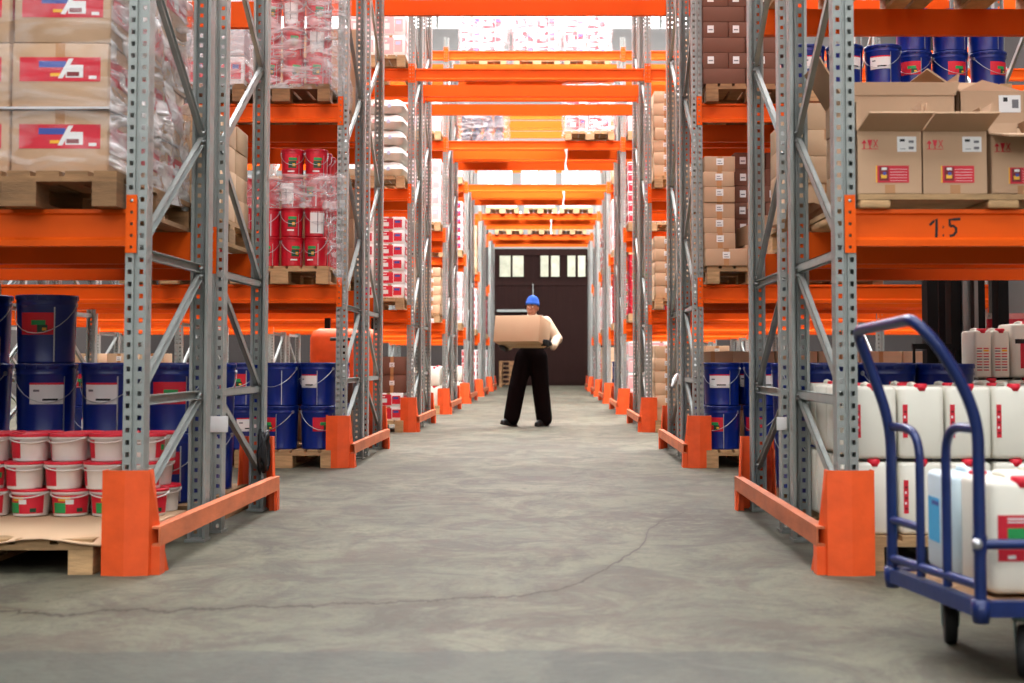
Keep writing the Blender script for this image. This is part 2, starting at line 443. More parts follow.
def post_mesh(name, h):
    """omega section, closed face at y=0 towards -y, open towards +y, x centred"""
    mb = MB(); w = PW / 2; t = .003; z0, z1 = .012, h
    for o_ in (0, t):
        sheet(mb, -w + o_, -.008, o_, z0, z1, 'x', [-.024], 'steel')
        sheet(mb, .008, w - o_, o_, z0, z1, 'x', [.024], 'steel')
        for s in (-1, 1):
            sheet(mb, o_, PD, s * (w - o_), z0, z1, 'y', [.042], 'steel', hw=.007, hh=.016)
    mb.add([(-.008, 0, z0), (-.004, .009, z0), (.004, .009, z0), (.008, 0, z0), (-.008, 0, z1), (-.004, .009, z1), (.004, .009, z1), (.008, 0, z1)],
           [(0, 1, 5, 4), (1, 2, 6, 5), (2, 3, 7, 6)], 'steel')
    for s in (-1, 1):
        mb.box(min(s * w, s * (w - .014)), max(s * w, s * (w - .014)), PD, PD + t, z0, z1, 'steel')
        mb.box(min(s * (w - .014), s * (w - .011)), max(s * (w - .014), s * (w - .011)), PD - .012, PD, z0, z1, 'steel')
    mb.box(-.048, .048, -.008, .11, 0, .012, 'steel')
    me = mb.mesh(name); return me
ME_POST = post_mesh('post', PH)
ME_POST_TALL = post_mesh('tall_post', 7.4)

def brace_mesh(dz, run):
    """C channel from (y=0,z=0) to (y=run,z=dz)"""
    L_ = math.hypot(dz, run); a = math.atan2(dz, run)
    T = Matrix.Rotation(a, 4, 'X')
    mb = MB(); w = .021; d = .012
    mb.box(-d, -d + .004, 0, L_, -w, w, 'steel', T)
    mb.box(-d, d, 0, L_, w - .004, w, 'steel', T).box(-d, d, 0, L_, -w, -w + .004, 'steel', T)
    for y in (.012, L_ - .012): mb.lathe([(0.0, -.02), (.009, -.02), (.009, .02), (0, .02)], 'bolt', 8, 0, 0, T @ Matrix.Translation((0, y, 0)) @ Matrix.Rotation(R(90), 4, 'Y'))
    return mb.mesh('brace')
RUN = 1.05 - .12
# (y at start is the outer post) nodes: (z_outer, z_inner)
BR = [(.26, .69), (.705, .705), (.73, 1.29), (1.32, 1.32), (1.35, 1.95), (2.59, 1.98), (2.62, 3.22), (3.86, 3.25), (3.89, 4.49), (5.13, 4.52), (5.16, 5.76), (6.1, 5.79)]
ME_BR = {}
for a, b2 in BR:
    kf = round(b2 - a, 3)
    if kf not in ME_BR: ME_BR[kf] = brace_mesh(kf, RUN)
BEAM_L = 2.85 - PW - .006
def beam_mesh(L_):
    """box beam with a recessed web, a top lip and a sloping lower lip; face towards -y, top at z=0"""
    pr = [(0, -.0015), (-.002, -.018), (.010, -.026), (.010, -.118), (-.006, -.130), (-.006, -BH), (.045, -BH), (.045, -.0015)]
    mb = MB().prism(pr, -L_ / 2, L_ / 2, 'orange')
    return mb.mesh('beam')
ME_BEAM = beam_mesh(BEAM_L); ME_PASS = beam_mesh(RX - LX - .004)
def endplate_mesh():
    mb = MB()
    # L plate: tab on the post face and a flange against the beam
    sheet(mb, -.022, .022, -.006, -.185, .055, 'x', [0], 'orange', pitch=.048, hw=.006, hh=.012)
    sheet(mb, -.022, .022, -.002, -.185, .055, 'x', [0], 'orange', pitch=.048, hw=.006, hh=.012)
    for a, b2 in ((-.022, -.0215), (.0215, .022)): mb.box(a, b2, -.006, -.002, -.185, .055, 'orange')
    mb.box(.0222, .0245, -.006, .045, -.185, -.001, 'orange')
    return mb.mesh('end_plate')
ME_EP = endplate_mesh()
ME_BOLT = MB().lathe([(0, -.006), (.008, -.006), (.008, 0), (0, 0)], 'bolt', 8, T=Matrix.Rotation(R(90), 4, 'X')).mesh('locking_pin')

ORD = ['first', 'second', 'third', 'fourth', 'fifth', 'sixth', 'seventh']
LVL = (1.5, 3.0, 4.5, 6.0)
RACKS = {}
def rack(i, rear):
    r = ROW * (i + 1)
    y0 = r + (.03 if not rear else 1.31); y1 = y0 + 1.05
    root = empty('pallet_rack', (0, y0, 0))
    tag(root, 'grey and orange pallet rack, %s row from the trolley, %s unit of the pair' % (ORD[i], 'front' if not rear else 'rear'), 'pallet rack')
    RACKS[i, rear] = root
    nb = (1, 1) if i < 2 else ((2, 2) if i < 4 else (1, 1))
    fl = [LX - PW / 2 - 2.85 * k for k in range(nb[0] + 1)]
    fr = [RX + PW / 2 + 2.85 * k for k in range(nb[1] + 1)]
    if i == 0: pass
    for x in fl + fr:
        for back in (0, 1):
            p = obj('post', ME_POST, root, (x, 1.05 if back else 0, 0), math.pi if back else 0)
        for a, b2 in BR:
            kf = round(b2 - a, 3)
            br = obj('brace', ME_BR[kf], root, (x, .06, a))
            if rear:                      # mirrored: outer post is the back one
                br.location = (x, 1.05 - .06, a); br.rotation_euler = (0, 0, math.pi)
    lv = LVL if i < 6 else LVL[:3]
    def beam(xc, z, me, back, L_):
        y = 1.05 - .02 if back else .02
        o = obj('beam', me, root, (xc, y, z), math.pi if back else 0)
        for s in (-1, 1):
            e = obj('end_plate', ME_EP, o, (s * (L_ / 2 + .025 + .003), -.02 - (.0), 0))
            if s > 0: e.scale = (-1, 1, 1)
            if i < 3: obj('locking_pin', ME_BOLT, e, (0, -.006, .03))
        return o
    out = {}
    for back in (0, 1):
        for z in lv:
            for side, xs in (('L', fl), ('R', fr)):
                for k in range(len(xs) - 1):
                    o = beam((xs[k] + xs[k + 1]) / 2, z - (.045 if (i == 0 and side == 'R' and z == 3.0) else 0), ME_BEAM, back, BEAM_L)
                    out[side, k, z, back] = o
            if z > 4: beam((LX + RX) / 2, z, ME_PASS, back, RX - LX - .004)
    return out
BEAMS = {}
for i in range(NR):
    for rear in (False, True): BEAMS[i, rear] = rack(i, rear)

# handwriting "1:5" on the front beam to the right
b0 = BEAMS[0, False]['R', 0, 1.5, 0]
def stroke(mb, pts, w=.0055, T=None):
    P = [Vector((p[0], 0, p[1])) for p in pts]
    vs = []; fs = []
    for i, p in enumerate(P):
        d = (P[min(i + 1, len(P) - 1)] - P[max(0, i - 1)]).normalized(); nrm = Vector((-d.z, 0, d.x)) * w
        vs += [p + nrm + Vector((0, -.0008, 0)), p - nrm + Vector((0, -.0008, 0))]
    for i in range(len(P) - 1): fs.append((2 * i, 2 * i + 1, 2 * i + 3, 2 * i + 2))
    mb.add(vs, fs, 'marker')
D0 = 5.36
def hp(px, py): return (X(px, D0), Z(py, D0))
wr = MB()
stroke(wr, [hp(931, 225), hp(935, 221), hp(938, 218.5), hp(938, 228), hp(937.5, 237.5)])
for yy in (226.5, 235): stroke(wr, [hp(944, yy), hp(945.3, yy + .4)], .005)
stroke(wr, [hp(962, 218.5), hp(956, 219), hp(951, 219.5), hp(951.5, 226)])
stroke(wr, [hp(951.5, 226), hp(955, 225.5), hp(957.5, 228), hp(957.5, 231.5), hp(955, 234.8), hp(951, 235.8)])
wo = obj('handwritten_number', wr, b0)
wo.location = (-b0.location.x, .0098, -1.5)      # on the recessed web
wo['label'] = 'number 1:5 handwritten in black marker'

# guards
def protector_mesh(fl):
    """folded plate, front fold at x=0, faces -y; wings flare towards the base"""
    mb = MB(); h = .425; t = .006; w = .096
    vs = [(-w, .012, 0), (0, -.004, 0), (w, .012, 0), (w, .012, h), (0, -.004, h), (-w, .012, h)]
    mb.add(vs, [(0, 1, 4, 5), (1, 2, 3, 4)], 'guard')
    mb.add([(x, y + t, z) for x, y, z in vs], [(0, 1, 4, 5), (1, 2, 3, 4)], 'guard')
    mb.add([(-w, .012, h), (0, 0, h), (w, .012, h), (w, .012 + t, h), (0, t, h), (-w, .012 + t, h)], [(0, 1, 4, 5), (1, 2, 3, 4)], 'guard')
    for s in (-1, 1):
        a = [(s * w, .012, 0), (s * w, .012, h), (s * w, .07, h), (s * (w + (.015 if s == fl else 0)), .11, .2), (s * (w + (.04 if s == fl else 0)), .16, 0)]
        b_ = [(x - s * t, y, z) for x, y, z in a]
        n = 5
        mb.add(a + b_, [(0, 1, 2, 3, 4), (9, 8, 7, 6, 5)] + [(q, (q + 1) % n, n + (q + 1) % n, n + q) for q in range(n)], 'guard')
    return mb.mesh('corner_protector')
ME_PROT = {1: protector_mesh(1), -1: protector_mesh(-1)}
def guard(i, side):
    r = ROW * (i + 1)
    xc = (LX - PW / 2 - .019) if side == 'L' else (RX + PW / 2 + .005)
    root = empty('rack_guard', (xc, r, 0))
    tag(root, 'orange steel rack guard with low rail, %s row, %s side of the aisle' % (ORD[i], 'bucket' if side == 'L' else 'trolley'), 'rack guard', 'rack guards along the aisle')
    s = 1 if side == 'L' else -1
    obj('corner_protector', ME_PROT[s], root, (0, -.005, 0))
    obj('corner_protector', ME_PROT[-s], root, (0, 2.43, 0), math.pi)
    x0, x1 = sorted((s * .092, s * .137))
    mb = MB(); pr = [(x0, .115), (x0, .195), (x1, .195), (x1, .115)]
    mb.box(x0, x1, .03, 2.37, .185, .195, 'faded').box(x0, x1, .03, 2.37, .115, .125, 'faded')
    xa, xb = (x1 - .008, x1) if s > 0 else (x0, x0 + .008)
    mb.box(xa, xb, .03, 2.37, .125, .185, 'faded')
    obj('guard_rail', mb, root)['label'] = 'worn low orange rail between the two protectors'
    for y in (.06, 2.34): obj('rail_foot', MB().box(x0, x1, y - .035, y + .035, 0.0, .115, 'guard'), root)
for i in range(NR):
    guard(i, 'L'); guard(i, 'R')

# ------------------------------------------------------------------ pallets
def pallet_proto(w, d, k, name='wooden_pallet', parts=True, h=.144):
    P = Proto(name, 'pallet')
    top = MB(); n = 7
    bw = w / (n * 1.22)
    for i in range(n):
        xc = -w / 2 + bw / 2 + (w - bw) * i / (n - 1)
        top.box(xc - bw / 2, xc + bw / 2, -d / 2, d / 2, h - .022, h, k)
    for y in (-d / 2 + .05, 0, d / 2 - .05): top.box(-w / 2, w / 2, y - .05, y + .05, h - .044, h - .022, k)
    P.part('deck', top)
    for x in (-w / 2, 0, w / 2):
        bwid = .145 if x == 0 else .1
        xc = x if x == 0 else (x + .05 if x < 0 else x - .05)
        P.part('skid', MB().box(xc - bwid / 2, xc + bwid / 2, -d / 2, d / 2, 0, .022, k))
        for y in (-d / 2 + .07, 0, d / 2 - .07):
            P.part('block', MB().box(xc - bwid / 2, xc + bwid / 2, y - .07, y + .07, .022, h - .044, k))
    return P
P_PAL = pallet_proto(.8, 1.2, 'wood'); P_PALO = pallet_proto(.8, 1.2, 'oldwood')
P_PALW = pallet_proto(1.2, 1.0, 'wood')
def thin_pallet():
    P = Proto('wooden_pallet', 'pallet'); m = MB()
    m.box(-.6, .6, -.5, .5, .035, .058, 'wood'); P.part('deck', m)
    for x in (-.53, .53, 0):
        P.part('block', MB().rbox(x - .065, x + .065, -.5, .5, 0, .035, .012, 'wood'))
    return P
P_THIN = thin_pallet()

# ------------------------------------------------------------------ goods
def pail_proto(name, cat, r, h, body, lid, label=None, handle=True, seamk='wire'):
    P = Proto(name, cat)
    m = MB()
    pr = [(0, 0), (r * .93, 0), (r * .945, .012), (r * .93, .02), (r * .955, h * .30), (r * .985, h * .82), (r, h * .84), (r * 1.012, h * .855), (r, h * .87), (r, h * .93), (r * 1.01, h * .94), (r * 1.01, h * .95)]
    m.lathe(pr, body, 28)
    P.part('body', m)
    if seamk:
        P.part('seam', MB().box(-.003, .003, -r * .99, -r * .96, h * .03, h * .82, seamk, Matrix.Rotation(R(35), 4, 'Z')))
    l = MB().lathe([(0, h * .965), (r * .9, h * .965), (r * .93, h), (r * 1.03, h), (r * 1.035, h * .985), (r * 1.03, h * .94), (r * 1.012, h * .93)], lid, 28)
    for q in range(16):                              # crimped lid lugs
        T = Matrix.Rotation(2 * math.pi * q / 16, 4, 'Z')
        l.box(-.008, .008, -r * 1.042, -r * 1.02, h * .93, h * .985, lid, T)
    P.part('lid', l)
    if label:
        for (a0, a1, z0, z1, k, dr) in label:
            pass
        lm = MB()
        for (a0, a1, z0, z1, k, dr) in label:
            rr = lambda z: (r * (.955 + (.03) * max(0, (z / h - .30)) / .52)) + .001 + dr * .0007
            lm.lathe([(rr(h * z0), h * z0), (rr(h * z1), h * z1)], k, 8, a0=270 + a0, a1=270 + a1)
        P.part('label', lm)
    if handle:
        hm = MB(); ang = R(20)
        pts = []
        for q in range(13):
            t = math.pi * q / 12
            pts.append((r * 1.03 * math.cos(t), -math.sin(t) * (r * 1.045), h * .86 - math.sin(t) * h * .42))
        hm.tube(pts, .0024, 'wire', 5)
        for s in (-1, 1): hm.tube([(s * r * .98, 0, h * .86), (s * r * 1.045, 0, h * .86)], .013, 'wire', 8)
        P.part('handle', hm)
    return P
LW = [(-34, 34, .42, .72, 'paper', 0), (-34, 34, .70, .73, 'redlab', 1), (-8, 22, .47, .50, 'black', 1), (-26, -14, .60, .63, 'ink', 1)]
LR = [(-34, 34, .42, .74, 'redlab', 0), (-10, 18, .56, .63, 'green', 1), (2, 22, .45, .56, 'dkgreen', 1), (12, 20, .48, .52, 'yellow', 2)]
P_PAILW = pail_proto('metal_pail', 'pail', .150, .355, 'blue', 'bluelid', LW)
P_PAILR = pail_proto('metal_pail', 'pail', .150, .355, 'blue', 'bluelid', LR)
P_PAILP = pail_proto('metal_pail', 'pail', .150, .355, 'blue', 'bluelid', None)
LT = [(-42, 42, .30, .86, 'redlab', 0), (-20, 24, .60, .70, 'green', 1), (-22, 20, .34, .58, 'dkgreen', 1), (-26, 10, .20, .25, 'paper', 1), (0, 14, .40, .50, 'yellow', 2)]
P_TIN = pail_proto('paint_tin', 'paint tin', .092, .238, 'red', 'red', LT)
LTW = [(-40, 40, .12, .88, 'paper', 0), (-2, 2, .15, .85, 'ink', 1), (-30, 30, .5, .515, 'ink', 1)]
P_TINW = pail_proto('paint_tin', 'paint tin', .092, .238, 'red', 'red', LTW)

def bucket(kind):
    P = Proto('plastic_bucket', 'bucket'); r, h = .088, .126
    P.part('body', MB().lathe([(0, 0), (r * .86, 0), (r * .88, .006), (r * .965, h * .82), (r * 1.02, h * .83), (r * 1.02, h * .9), (r * .98, h * .9)], 'white', 28))
    P.part('lid', MB().lathe([(0, h * .96), (r * .8, h * .96), (r * .86, h), (r * 1.0, h), (r * 1.05, h * .975), (r * 1.05, h * .90), (r * 1.03, h * .895)], 'redlid', 28), label='red snap-on lid')
    lm = MB(); rr = lambda z: r * (.88 + .085 * z / .82) + .0012
    def pt(a0, a1, z0, z1, k, d=0):
        lm.lathe([(rr(z0) + d, h * z0), (rr(z1) + d, h * z1)], k, 10, a0=270 + a0, a1=270 + a1)
    if kind == 0: pt(-80, -28, .12, .78, 'redlab')
    elif kind == 1: pt(-75, 75, .1, .78, 'redlab'); pt(-50, -5, .12, .5, 'green', .001); pt(-5, 20, .45, .62, 'paper', .001); pt(-30, 10, .56, .72, 'yellow', .001); pt(30, 50, .15, .3, 'dkgreen', .001)
    else: pt(40, 95, .12, .78, 'redlab'); pt(60, 80, .4, .6, 'green', .001)
    P.part('label', lm)
    hm = MB(); pts = []
    for q in range(13):
        t = math.pi * q / 12; pts.append((r * 1.05 * math.cos(t), -math.sin(t) * r * 1.06, h * .86 - math.sin(t) * h * .18))
    hm.tube(pts, .003, 'white', 5); P.part('handle', hm)
    return P
P_BKT = [bucket(0), bucket(1), bucket(2)]

def can_proto(kind, w=.19, d=.245, h=.315, body='can'):
    P = Proto('jerrycan', 'jerrycan')
    r_ = min(.028, w * .2)
    m = MB().rbox(-w / 2, w / 2, -d / 2, d / 2, 0, h * .955, r_, body, 4)
    P.part('body', m)
    P.part('grip', MB().tube([(0, -.02, h * .93), (0, -.01, h * .975), (0, .03, h * .985), (0, .08, h * .975), (0, .095, h * .93)], .010, body, 8))
    P.part('cap', MB().lathe([(0, h * .995), (.024, h * .995), (.027, h * .985), (.027, h * .90), (0, h * .90)], 'redlid', 16, 0, -d / 2 + .024), label='red screw cap')
    f = -d / 2 - .001
    lm = MB()
    if kind == 0:      # narrow printed strip
        lm.box(-w / 2 + .014, -w / 2 + .034, f, f + .002, h * .28, h * .72, 'redlab')
        for q in range(5): lm.box(-w / 2 + .018, -w / 2 + .030 - (q % 2) * .004, f - .001, f + .001, h * (.33 + .07 * q), h * (.36 + .07 * q), 'paper' if q % 2 else 'hood')
    elif kind == 1:    # red square label with green band
        s = w / 2 - .008
        lm.box(-s * .86, s, f, f + .002, h * .28, h * .67, 'redlab')
        lm.box(-s * .55, s, f - .001, f + .001, h * .46, h * .56, 'green')
        lm.box(-s * .55, s * .9, f - .001, f + .001, h * .605, h * .615, 'paper').box(-s * .55, s * .3, f - .001, f + .001, h * .63, h * .645, 'paper')
        lm.box(-s * .55, -s * .3, f - .001, f + .001, h * .30, h * .33, 'paper')
        lm.add([(s * .1, f - .0015, h * .36), (s * .6, f - .0015, h * .33), (s * .95, f - .0015, h * .45), (s * .5, f - .0015, h * .48)], [(0, 1, 2, 3)], 'dkgreen')
    elif kind == 2:    # cyan label
        g_ = -w / 2 - .001
        lm.box(g_, g_ + .002, -d * .1, d * .36, h * .27, h * .70, 'cyan').box(g_ - .001, g_, -d * .08, d * .2, h * .63, h * .67, 'bluelab')
    elif kind == 3:    # printed text columns
        for c in range(2):
            for q in range(9):
                kk = 'redlab' if q % 3 != 1 else 'ink'
                if c == 1 and q == 7: kk = 'yellow'
                lm.box(-w * .36 + c * w * .38, -w * .36 + c * w * .38 + w * .3, f, f + .002, h * (.14 + .055 * q), h * (.14 + .055 * q + .022 + (.02 if kk == 'yellow' else 0)), kk)
    else:
        lm.box(-w * .4, w * .42, f, f + .002, h * .60, h * .68, 'black').box(-w * .25, w * .42, f, f + .002, h * .16, h * .60, 'redlab')
        lm.box(-w * .1, w * .2, f - .001, f + .001, h * .28, h * .5, 'yellow').box(w * .05, w * .3, f - .001, f + .001, h * .36, h * .44, 'bluelab').box(-w * .1, w * .25, f - .001, f + .001, h * .53, h * .57, 'paper')
    P.part('label', lm)
    return P
P_CAN = {k: can_proto(k) for k in (0, 1, 3, 4)}
P_CAN[2] = can_proto(2, body='can_blue')

def carton_proto(w, d, h, k='card', marks=None, name='cardboard_box', tape=True):
    P = Proto(name, 'cardboard box')
    m = MB().rbox(-w / 2, w / 2, -d / 2, d / 2, 0, h, .006, k, 1)
    P.part('carton', m)
    if tape:
        t = MB().box(-.024, .024, -d / 2 - .0006, d / 2 + .0006, h - .0005, h + .0004, 'tape')
        t.box(-.02, .02, -d / 2 - .0008, -d / 2, 0 if marks == 'ship' else h * .62, h, 'tape')
        P.part('tape', t)
    f = -d / 2 - .0012
    if marks == 'ship':
        P.part('shipping_label', MB().box(-.03, .03, f, f + .001, h * .42, h * .42 + .055, 'paper').box(-.02, .02, f - .0005, f, h * .42 + .01, h * .42 + .016, 'ink').box(-.02, .01, f - .0005, f, h * .42 + .03, h * .42 + .036, 'ink'))
    if marks == 'brown':
        P.part('shipping_label', MB().box(-w * .33, -w * .33 + .052, f, f + .001, h * .3, h * .3 + .06, 'paper').box(-w * .33 + .008, -w * .33 + .044, f - .0005, f, h * .3 + .02, h * .3 + .03, 'ink'))
    if marks == 'brand':
        m2 = MB().box(-w * .42, w * .42, f, f + .001, h * .40, h * .78, 'redlab')
        m2.box(-w * .22, w * .06, f - .0006, f, h * .62, h * .72, 'bluelab')
        m2.add([(-w * .02, f - .0009, h * .45), (w * .03, f - .0009, h * .45), (w * .14, f - .0009, h * .76), (w * .09, f - .0009, h * .76)], [(0, 1, 2, 3)], 'paper')
        m2.box(w * .06, w * .24, f - .0006, f, h * .46, h * .66, 'paper').box(w * .07, w * .2, f - .0009, f, h * .48, h * .55, 'hood')
        m2.box(-w * .1, w * 0.0, f - .0006, f, h * .48, h * .53, 'yellow').box(w * .3, w * .38, f - .0006, f, h * .44, h * .49, 'paper')
        P.part('label', m2)
        s = MB().box(w / 2, w / 2 + .001, -d * .42, d * .42, h * .4, h * .78, 'redlab').box(w / 2, w / 2 + .0015, -d * .1, d * .1, h * .48, h * .68, 'paper')
        P.part('label', s)
    if marks in ('redwhite', 'pale'):
        RD, BL = ('redlab', 'bluelab') if marks == 'redwhite' else ('palered', 'paleblue')
        m2 = MB().box(-w * .48, w * .1, f, f + .001, h * .1, h * .9, RD).box(w * .12, w * .40, f, f + .001, h * .2, h * .8, RD)
        m2.box(-w * .3, -w * .05, f - .0006, f, h * .3, h * .6, 'paper').box(w * .16, w * .34, f - .0006, f, h * .55, h * .72, BL).box(-w * .44, -w * .12, f - .0006, f, h * .7, h * .78, 'paper')
        P.part('label', m2)
        s = MB().box(w / 2, w / 2 + .001, -d * .42, d * .42, h * .2, h * .8, RD).box(w / 2, w / 2 + .0015, -d * .1, d * .2, h * .35, h * .65, 'paper')
        P.part('label', s)
        s = MB().box(-w / 2 - .001, -w / 2, -d * .42, d * .42, h * .2, h * .8, RD)
        P.part('label', s)
    return P
def sack_proto():
    P = Proto('woven_sack', 'sack'); w, d, h = .54, .8, .20
    m = MB(); n = 18; vs = []; fs = []
    random.seed(3)
    for j in range(n + 1):
        for i in range(n + 1):
            for s in (1,):
                u, v = i / n * 2 - 1, j / n * 2 - 1
                e = (1 - abs(u) ** 6) * (1 - abs(v) ** 6)
                vs.append((u * w / 2 * (1 - .06 * v * v), v * d / 2 * (1 - .06 * u * u), h / 2 + h / 2 * e ** .4 * (1 + .06 * math.sin(7 * u + 3 * v) + .05 * math.sin(13 * u * v + 2))))
    N2 = len(vs)
    for x, y, z in list(vs): vs.append((x, y, h - z if z > h / 2 + .01 else h - z))
    for j in range(n):
        for i in range(n):
            a = j * (n + 1) + i; q = (a, a + 1, a + n + 2, a + n + 1)
            fs.append(q); fs.append(tuple(reversed([N2 + t for t in q])))
    m.add(vs, fs, 'sack', True)
    P.part('bag', m)
    pr = MB()
    for (a, c, k) in ((-.1, .02, 'palered'), (.08, .02, 'paleblue'), (-.18, .02, 'paleblue')):
        pr.box(a - c, a + c, -d / 2 - .003 + .0, -d / 2 + .004, h * .38, h * .62, k)
    P.part('print', pr)
    return P
P_SACK = sack_proto()
def bottle_proto():
    P = Proto('plastic_jug', 'jug'); r = .085
    P.part('body', MB().lathe([(0, 0), (r, 0), (r * 1.02, .02), (r * 1.02, .13), (r * .95, .15), (r * 1.02, .17), (r * 1.02, .2), (r * .5, .26), (.025, .285)], 'jug', 8, smooth=False))
    P.part('cap', MB().lathe([(.028, .28), (.028, .31), (0, .31)], 'bluelab', 10))
    return P
P_JUG = bottle_proto()

def open_carton(w, d, h, flaps, marks):
    """box open at the top with four flaps; flaps = dict side->angle above horizontal (deg)"""
    P = Proto('open_cardboard_box', 'cardboard box'); t = .005
    m = MB().box(-w / 2, w / 2, -d / 2, -d / 2 + t, 0, h, 'card').box(-w / 2, w / 2, d / 2 - t, d / 2, 0, h, 'card')
    m.box(-w / 2, -w / 2 + t, -d / 2, d / 2, 0, h, 'card').box(w / 2 - t, w / 2, -d / 2, d / 2, 0, h, 'card').box(-w / 2, w / 2, -d / 2, d / 2, 0, t, 'card')
    P.part('carton', m)
    for sd, (ang, fl) in flaps.items():
        c, s = math.cos(R(ang)) * fl, math.sin(R(ang)) * fl
        f = MB()
        sk = .02
        if sd == 'F': q = [(-w / 2, -d / 2, h), (w / 2, -d / 2, h), (w / 2 + sk, -d / 2 - c, h + s), (-w / 2 + sk, -d / 2 - c, h + s)]
        if sd == 'B': q = [(-w / 2, d / 2, h), (w / 2, d / 2, h), (w / 2, d / 2 + c, h + s), (-w / 2, d / 2 + c, h + s)]
        if sd == 'L': q = [(-w / 2, -d / 2, h), (-w / 2, d / 2, h), (-w / 2 - c, d / 2, h + s), (-w / 2 - c, -d / 2, h + s)]
        if sd == 'R': q = [(w / 2, -d / 2, h), (w / 2, d / 2, h), (w / 2 + c, d / 2, h + s), (w / 2 + c, -d / 2, h + s)]
        a = [Vector(p) for p in q]; nr = (a[1] - a[0]).cross(a[3] - a[0]).normalized() * .004
        f.add([p + nr for p in a] + [p - nr for p in a], [(0, 1, 2, 3), (7, 6, 5, 4), (0, 4, 5, 1), (1, 5, 6, 2), (2, 6, 7, 3), (3, 7, 4, 0)], 'card')
        P.part('flap', f)
    f = -d / 2 - .0015
    if marks:
        P.part('shipping_label', MB().box(w * .12, w * .42, f, f + .001, h * .66, h * .90, 'paper').box(w * .16, w * .24, f - .0006, f, h * .82, h * .86, 'black').box(w * .30, w * .38, f - .0006, f, h * .70, h * .74, 'ink').box(w * .30, w * .38, f - .0006, f, h * .80, h * .84, 'ink').box(w * .17, w * .25, f - .0006, f, h * .70, h * .71, 'ink'))
        pr = MB().box(-w * .2, w * .3, f, f + .001, h * .17, h * .44, 'redlab').box(-w * .22, -w * .2, f, f + .001, h * .17, h * .44, 'yellow')
        pr.box(-w * .17, -w * .02, f - .0006, f, h * .2, h * .42, 'hood').box(-w * .14, -w * .05, f - .0009, f, h * .24, h * .30, 'yellow').box(-w * .11, -w * .06, f - .0012, f, h * .29, h * .34, 'bluelab').box(-w * .13, -w * .05, f - .0009, f, h * .37, h * .41, 'paper')
        for q in range(5): pr.box(0, w * .27, f - .0006, f, h * (.20 + .045 * q), h * (.205 + .045 * q), 'paper')
        P.part('product_label', pr)
        # handling symbols: arrows, glass and cross
        sy = MB()
        for q, x in enumerate((-.40, -.31, -.22)):
            x *= w
            sy.box(x - .011, x + .011, f, f + .001, h * .70, h * .71, 'redlab')
            if q < 2: sy.box(x - .0025, x + .0025, f, f + .001, h * .71, h * .80, 'redlab')
            if q == 0: sy.add([(x - .011, f, h * .79), (x + .011, f, h * .79), (x, f, h * .85)], [(0, 1, 2)], 'redlab')
            if q == 1: sy.add([(x - .005, f, h * .76), (x + .005, f, h * .76), (x + .010, f, h * .85), (x - .010, f, h * .85)], [(0, 1, 2, 3)], 'redlab')
            if q == 2:
                for sg in (-1, 1): sy.add([(x - sg * .010, f, h * .73), (x - sg * .006, f, h * .73), (x + sg * .010, f, h * .85), (x + sg * .006, f, h * .85)], [(0, 1, 2, 3)], 'redlab')
        P.part('handling_symbols', sy)
        P.part('tape', MB().box(-w * .08, w * .08, f + .0007, f + .0013, 0, h * .14, 'tape'))
    return P

SIDE = {'L': 'bucket side', 'R': 'trolley side'}
LAY = ['bottom', 'second', 'third', 'fourth', 'fifth', 'sixth', 'seventh', 'eighth']
COLW = ['end', 'second', 'third', 'fourth', 'fifth', 'sixth', 'seventh', 'eighth', 'ninth', 'tenth', 'eleventh', 'twelfth']
DEP = ['', ' inner', ' innermost', ' hindmost', ' deepest']
def shelf(i, side, lev, rear=False):
    lv = ['floor', 'first shelf', 'second shelf', 'third shelf', 'fourth shelf'][lev]
    return '%s row%s %s, %s' % (ORD[i], ' rear' if rear else '', lv, SIDE[side])
def wherefar(w): return any(k in w for k in ('third row', 'fourth row', 'fifth row', 'sixth row', 'seventh row', 'second shelf'))
def grid(protos, where, desc, side, xa, ya, z0, nx, ny, nz, dx, dy, dz, group, jit=.004, rot=2, skip=(), brick=False, flip=False, hide_inner=True):
    """goods stacked from the aisle end outwards; xa = x of the aisle-end column centre, ya = y of the front row centre"""
    s = -1 if side == 'L' else 1
    for iz in range(nz):
        for ix in range(nx):
            for iy in range(ny):
                if (ix, iy, iz) in skip or (ix, iz) in skip: continue
                top = iz == nz - 1 or (ix, iy, iz + 1) in skip or (ix, iz + 1) in skip
                if hide_inner and iy > 0 and ix > 0 and not (top and iy == 1 and z0 + nz * dz < 1.2): continue
                if iy > 1 and wherefar(where): continue
                P = protos[(ix * 2 + iz + iy) % len(protos)] if not callable(protos) else protos(ix, iy, iz)
                x = xa + s * dx * ix + (dx * .5 * s if brick and iz % 2 and ix < nx - 1 else 0)
                lab = '%s, %s layer, %s column%s, %s' % (desc, LAY[iz], COLW[ix], DEP[iy], where)
                P.stamp((x + random.uniform(-jit, jit), ya + dy * iy + random.uniform(-jit, jit), z0 + dz * iz), lab, group, R(random.uniform(-rot, rot)))
def pal(P, x, y, z, what, where, g='wooden pallets in the racks', bare=False):
    return P.stamp((x, y, z), 'wooden pallet under %s, %s' % (what, where), g)

